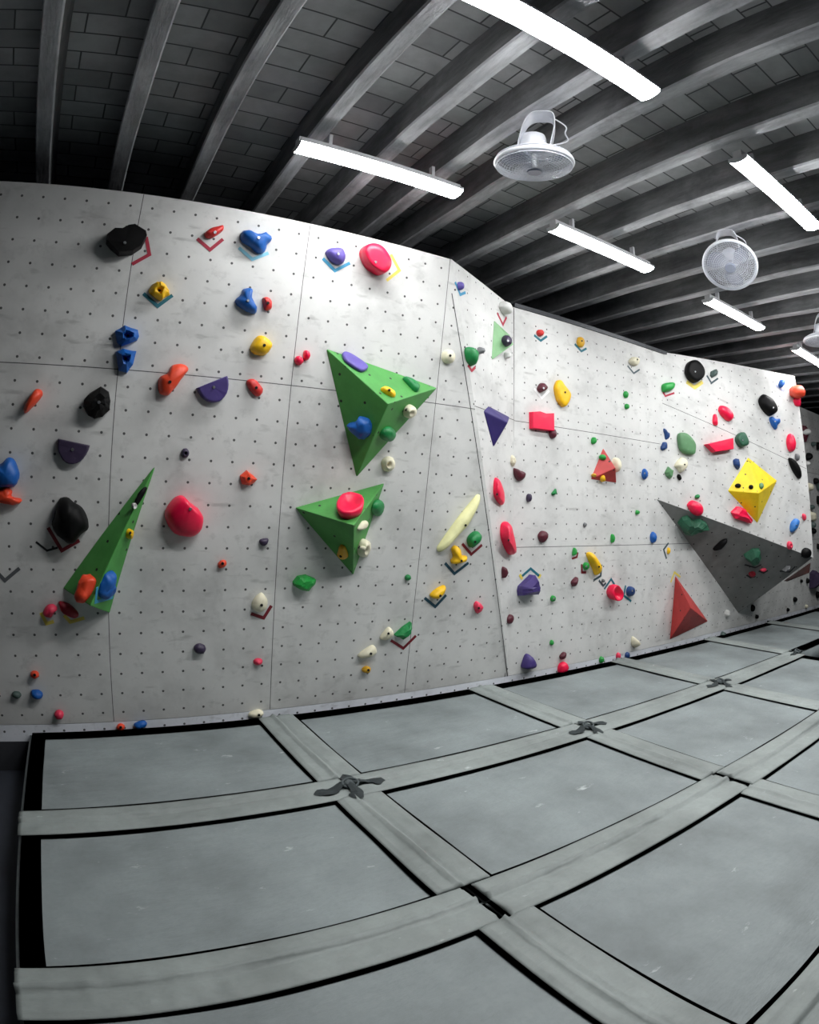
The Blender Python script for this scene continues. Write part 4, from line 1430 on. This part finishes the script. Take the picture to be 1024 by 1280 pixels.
H('C', 'd8', ('e', 607, 93, 33, 54), 'blue', .06, 'dome', 'small blue oval hold on the lower seam, left of the grey wedge', lump=.1)
H('C', 'd8', ('e', 757, 225, 16, 32), 'yellow', .04, 'dome', 'tiny yellow hold beside a bent slate tape, left of the grey wedge')
T('C', 'd8', [(755, 148), (708, 212), (735, 302)], 'slate', 'bent slate tape left of the tiny yellow hold')
T('C', 'r8', [(466, 566), (480, 528), (502, 546)], 'yellow', 'yellow upside-down tape chevron above the tip of the large red pyramid')
H('C', 'e4', [(58, 420), (85, 362), (145, 400), (148, 440), (100, 450), (60, 440)], 'purple', .1, 'dome', 'dark purple hold low on the middle wall, by the kicker seam', lump=.1)
H('C', 'e4', ('e', 233, 295, 13, 16), 'lime', .03, 'facet', 'tiny green hold low on the middle wall above a maroon one')
H('C', 'e4', [(278, 370), (300, 352), (320, 355), (312, 385), (290, 393), (278, 380)], 'maroon', .05, 'dome', 'small maroon hold just above the pink kicker hold')
H('C', 'e4', [(268, 460), (275, 420), (310, 408), (335, 440), (320, 465), (285, 473)], 'pink', .07, 'dome', 'neon pink hold on the kicker seam of the middle wall')
H('C', 'e4', ('e', 523, 395, 16, 20), 'lime', .04, 'facet', 'tiny green hold on the kicker seam, left of a small pink one')
H('C', 'e4', ('e', 621, 373, 14, 20), 'rose', .04, 'dome', 'tiny pink hold on the kicker next to a dark blue one')
H('C', 'e4', ('e', 673, 370, 15, 20), 'navy', .04, 'dome', 'tiny dark blue hold on the kicker next to a pink one')
H('C', 'e4', [(697, 275), (710, 258), (755, 300), (735, 330), (705, 310)], 'cream', .1, 'cone', 'cream cone-shaped hold left of the large red pyramid')

# ---- right wall
H('D', 'd2', [(213, 410), (255, 382), (345, 377), (350, 425), (312, 455), (238, 475), (215, 450)], 'lime', .07, 'dome', 'green brick-like hold over a red chevron, upper right')
T('D', 'd2', [(208, 440), (252, 512), (340, 482)], 'red', 'red tape chevron under the green brick-like hold')
H('D', 'd2', [(445, 250), (470, 190), (520, 160), (580, 175), (630, 235), (635, 300), (600, 350), (540, 382), (480, 355), (445, 300)], 'black', .1, 'flat', 'black round disc hold at the top of the right wall', (545, 272), lump=.02)
T('D', 'd2', [(460, 372), (540, 428), (618, 372)], 'yellow', 'pale yellow tape chevron under the black round disc', .05)
H('D', 'd2', [(690, 310), (700, 270), (755, 245), (775, 260), (770, 300), (710, 335)], 'slate', .06, 'facet', 'dark slate-green hold right of the black round disc')
T('D', 'd2', [(660, 310), (705, 385), (770, 338)], 'slate', 'slate tape chevron under the slate-green hold by the black disc')
H('D', 'd2', [(775, 640), (800, 605), (870, 625), (930, 690), (925, 735), (880, 755), (820, 720), (780, 670)], 'pink', .09, 'dome', 'neon pink oval hold with a ridge, upper right wall', lump=.04)
H('D', 'd2', [(720, 730), (735, 692), (760, 697), (768, 790), (745, 800), (718, 780)], 'pink', .05, 'dome', 'small neon pink hold left below the ridged pink oval')
H('C', 'd4', [(245, 70), (265, 50), (325, 110), (320, 150), (280, 168), (260, 160)], 'navy', .06, 'dome', 'upper of two dark blue knobby holds beside the sage green leaf', lump=.14)
H('C', 'd4', [(220, 265), (240, 210), (265, 188), (290, 195), (290, 260), (250, 280)], 'navy', .06, 'dome', 'lower of two dark blue knobby holds beside the sage green leaf', lump=.14)
H('D', 'd4', [(400, 120), (450, 92), (520, 120), (590, 200), (595, 270), (570, 325), (460, 310), (410, 250)], 'sage', .07, 'flat', 'sage green leaf-shaped hold on the right wall', lump=.03)
H('D', 'd4', [(680, 220), (990, 148), (992, 270), (770, 305)], 'pink', .09, 'block', 'neon pink wedge-shaped block on the right wall', lump=.02)
H('D', 'd4', [(370, 435), (450, 355), (510, 390), (515, 440), (480, 490), (430, 515), (400, 480)], 'cream', .08, 'dome', 'cream shell-like hold below the sage green leaf', (478, 433), steel=False)
H('D', 'd4', [(262, 520), (305, 452), (365, 495), (360, 545), (325, 585), (285, 560)], 'sage', .06, 'facet', 'mottled sage green chunk left below the cream shell hold')
H('D', 'd4', ('e', 422, 567, 24, 33, -30), 'black', .04, 'dome', 'tiny black hold below the cream shell hold')
H('D', 'd4', ('e', 615, 775, 32, 22, -25), 'green', .04, 'dome', 'tiny green hold above the pink oval at the grey wedge edge')
H('D', 'd4', [(510, 850), (560, 815), (640, 840), (685, 900), (675, 960), (630, 980), (560, 945), (510, 885)], 'pink', .1, 'dome', 'neon pink oval hold on the upper edge of the grey wedge', lump=.04)
H('D', 'd5', [(158, 60), (200, 12), (250, 8), (290, 80), (290, 130), (210, 155), (165, 110)], 'forest', .09, 'flat', 'dark green squarish hold right of the pink wedge-shaped block', (235, 85), lump=.03)
H('D', 'd5', [(140, 290), (190, 270), (210, 320), (205, 370), (180, 382), (145, 340)], 'navy', .06, 'dome', 'dark blue knobby hold left of the yellow pyramid tip', lump=.16)
H('Y3', 'd5', ('e', 187, 553, 32, 24), 'black', .04, 'dome', 'left of two black eye-like holds on the yellow volume')
H('Y3', 'd5', ('e', 322, 567, 25, 24), 'black', .04, 'dome', 'right of two black eye-like holds on the yellow volume')
H('Y0', 'd5', ('e', 430, 555, 22, 33), 'sage', .04, 'dome', 'small sage green hold beside the black ones on the yellow volume')
H('D', 'd5', [(112, 825), (175, 768), (260, 800), (345, 905), (325, 940), (150, 890)], 'pink', .09, 'facet', 'neon pink angular hold under the yellow pyramid')
H('D', 'd5', ('e', 738, 112, 50, 95, -3), 'pink', .09, 'dome', 'tall neon pink oval hold near the right edge of the right wall', lump=.03)
H('D', 'd5', ('e', 800, 258, 25, 38, -10), 'grey', .06, 'dome', 'small grey-violet hold under the tall neon pink oval')
H('D', 'd5', [(705, 280), (730, 268), (790, 310), (840, 390), (850, 450), (835, 480), (790, 450), (730, 360)], 'black', .08, 'dome', 'black slanting oval hold right of the yellow volume', lump=.02)
H('D', 'e1', [(822, 210), (835, 180), (865, 158), (890, 165), (890, 200), (850, 250), (825, 245)], 'sky', .08, 'dome', 'light blue oval hold above the grey wedge, near the right edge', (868, 203), lump=.04)
H('D', 'e1', ('e', 921, 146, 14, 24, -20), 'rose', .05, 'dome', 'small pink hold right above the light blue oval')
H('D', 'e1', ('e', 822, 343, 22, 30, -15), 'rose', .06, 'dome', 'pink ring-like hold just above the grey wedge', None, (828, 345))
H('D', 'e1', ('e', 938, 397, 37, 36), 'black', .09, 'dome', 'black ball hold at the tip of the grey wedge', lump=.02)
H('D', 'd3', [(570, 270), (600, 220), (640, 225), (640, 270), (600, 310), (575, 305)], 'blue', .06, 'dome', 'blue hold over a pale chevron at the top right corner', lump=.06)
T('D', 'd3', [(540, 285), (625, 350), (652, 290)], 'pale', 'pale lilac tape chevron under the blue hold at the top right corner', .03)
H('D', 'd3', [(345, 450), (385, 395), (430, 390), (510, 440), (565, 520), (560, 580), (490, 622), (430, 600), (360, 520)], 'black', .11, 'dome', 'black egg-shaped hold above a blue forked hold, right wall', (510, 535), lump=.02)
H('D', 'd3', [(465, 650), (490, 640), (530, 660), (590, 655), (595, 700), (560, 740), (545, 775), (520, 770), (480, 710)], 'blue', .07, 'dome', 'blue forked hold under the black egg-shaped hold', (530, 690), lump=.08)
H('R', 'd3', [(700, 300), (800, 292), (860, 350), (845, 400), (790, 425), (700, 420)], 'orange', .16, 'dome', 'orange hold sticking out past the right edge of the right wall', lump=.08)
H('R', 'd3', [(720, 425), (800, 420), (812, 480), (790, 520), (720, 510)], 'pink', .1, 'dome', 'neon pink hold below the orange one, past the right wall edge')

# ---- on the grey wedge
H('G', 'e1', [(40, 190), (70, 145), (110, 135), (150, 175), (200, 170), (250, 205), (270, 245), (200, 260), (140, 290), (85, 265)], 'forest', .13, 'facet', 'big dark green boulder hold at the top of the grey wedge')
H('G', 'e1', [(290, 375), (340, 310), (382, 300), (375, 330), (345, 372), (310, 380)], 'black', .07, 'dome', 'black blade-shaped hold on the grey wedge')
H('G', 'e1', [(500, 410), (560, 365), (610, 370), (625, 430), (610, 480), (570, 495), (520, 450)], 'forest', .12, 'facet', 'dark green faceted hold at the middle of the grey wedge')
T('G', 'e1', [(507, 478), (580, 498), (622, 478)], 'black', 'black tape chevron under the dark green faceted hold')
H('G', 'e1', ('e', 560, 545, 25, 20, 15), 'crimson', .05, 'dome', 'small crimson hold on the grey wedge')
T('G', 'e1', [(520, 550), (548, 568), (582, 560)], 'black', 'black tape chevron under the small crimson hold on the grey wedge')
H('G', 'e1', ('e', 637, 515, 22, 11), 'rose', .04, 'dome', 'small dusty pink hold on the grey wedge')
T('G', 'e1', [(605, 522), (640, 535), (668, 518)], 'black', 'black tape chevron under the small dusty pink hold on the grey wedge')
H('G', 'e1', [(770, 515), (800, 485), (825, 490), (815, 515), (785, 525)], 'grey', .06, 'facet', 'small pale grey hold near the tip of the grey wedge')
T('G', 'e1', [(752, 522), (820, 528), (858, 490)], 'black', 'black tape chevron under the pale grey hold on the grey wedge')

# ---- in the shade below and beyond the grey wedge
SH = 'holds low on the shaded wall'
for sh, mt, h_, lb in (
        (('e', 388, 817, 17, 25), 'white', .06, 'small white hold between the red pyramid and the foot of the grey wedge'),
        (('e', 563, 780, 12, 24), 'black', .06, 'black hold close to the foot of the grey wedge, in its shade'),
        (('e', 592, 840, 10, 14), 'black', .05, 'small black hold below the foot of the grey wedge'),
        (('e', 672, 880, 9, 13), 'black', .05, 'tiny black hold at the kicker seam under the grey wedge'),
        (('e', 858, 720, 14, 18), 'black', .06, 'black hold halfway between grey wedge tip and mats'),
        (('e', 808, 792, 8, 13), 'black', .05, 'tiny black hold above the kicker seam right of the wedge foot'),
        (('e', 937, 768, 9, 13), 'cream', .05, 'tiny cream hold in the shade near the right edge'),
        (('e', 355, 963, 15, 20, 25), 'slate', .06, 'grey hold on the kicker right of the red pyramid'),
        (('e', 852, 838, 10, 8), 'grey', .04, 'tiny grey hold on the shaded kicker'),
        (('e', 901, 592, 6, 13), 'black', .05, 'left tiny black hold under the tip of the grey wedge'),
        (('e', 945, 590, 10, 19), 'black', .06, 'right black hold under the tip of the grey wedge')):
    H('C', 'e1', sh, mt, h_, 'dome', lb, lump=.1, group=SH)
H('C', 'e1', [(966, 535), (1000, 515), (1050, 560), (990, 645), (966, 640)], 'plum', .2, 'facet', 'dark purple wedge on the far wall, right of the grey wedge tip', group=SH)
H('C', 'e1', ('e', 1016, 688, 12, 24), 'black', .08, 'dome', 'black hold at the right edge below the dark purple wedge', group=SH)
FAR = 'holds on the far wall strip'
H('C', 'e2', [(330, 565), (375, 575), (425, 625), (375, 740), (345, 700)], 'maroon', .1, 'facet', 'red-brown plate on the far wall with a white knob', group=FAR)
for sh, mt, h_, lb in (
        (('e', 376, 640, 26, 32), 'white', .18, 'white knob on the red-brown plate on the far wall'),
        (('e', 410, 885, 20, 38, 15), 'black', .12, 'black upright hold on the far wall below the red-brown plate'),
        (('e', 388, 955, 14, 24), 'white', .12, 'small white hold on the far wall behind the right wall edge'),
        (('e', 455, 760, 14, 22), 'slate', .1, 'slate hold on the far wall right of the red-brown plate'),
        (('e', 505, 780, 14, 40), 'black', .1, 'black hold on the far wall at the right edge, upper one'),
        (('e', 480, 1130, 18, 30), 'black', .1, 'black hold on the far wall at half height'),
        (('e', 508, 1180, 16, 40), 'slate', .1, 'slate hold on the far wall at the right edge, half height'),
        (('e', 412, 1190, 22, 42, -15), 'cream', .15, 'cream oval hold on the far wall beside the right wall edge')):
    H('C', 'e2', sh, mt, h_, 'dome', lb, lump=.1, group=FAR)
for sh, mt, h_, lb in (
        (('e', 438, 112, 20, 24), 'slate', .1, 'slate hold on the far wall above the cream and rose ones'),
        (('e', 448, 205, 26, 50, -20), 'cream', .12, 'cream rounded hold on the far wall with a rose one beside it'),
        (('e', 444, 290, 18, 34), 'slate', .12, 'slate hold on the far wall under the cream rounded one'),
        (('e', 455, 350, 20, 30), 'black', .1, 'black hold on the far wall lower down, near the edge'),
        (('e', 506, 505, 12, 28), 'black', .08, 'black hold on the far wall at the right edge, beside the black ball'),
        (('e', 508, 40, 12, 40), 'black', .1, 'black hold on the far wall at the right edge, below half height')):
    H('C', 'e3', sh, mt, h_, 'dome', lb, lump=.1, group=FAR)

# ------------------------------------------------------------------ picture settings
w = bpy.data.worlds.new('world')
SC.world = w
w.use_nodes = True
w.node_tree.nodes['Background'].inputs[0].default_value = (.05, .05, .055, 1)
w.node_tree.nodes['Background'].inputs[1].default_value = 0.2
vs_ = SC.view_settings
SC.display_settings.display_device = 'sRGB'
vs_.view_transform = 'Standard'
vs_.look = 'None'
vs_.gamma = 1
vs_.use_curve_mapping = False
vs_.exposure = 0.0
SC.cycles.use_denoising = True
SC.cycles.max_bounces = 8
SC.cycles.diffuse_bounces = 5
SC.cycles.caustics_reflective = False
SC.cycles.caustics_refractive = False
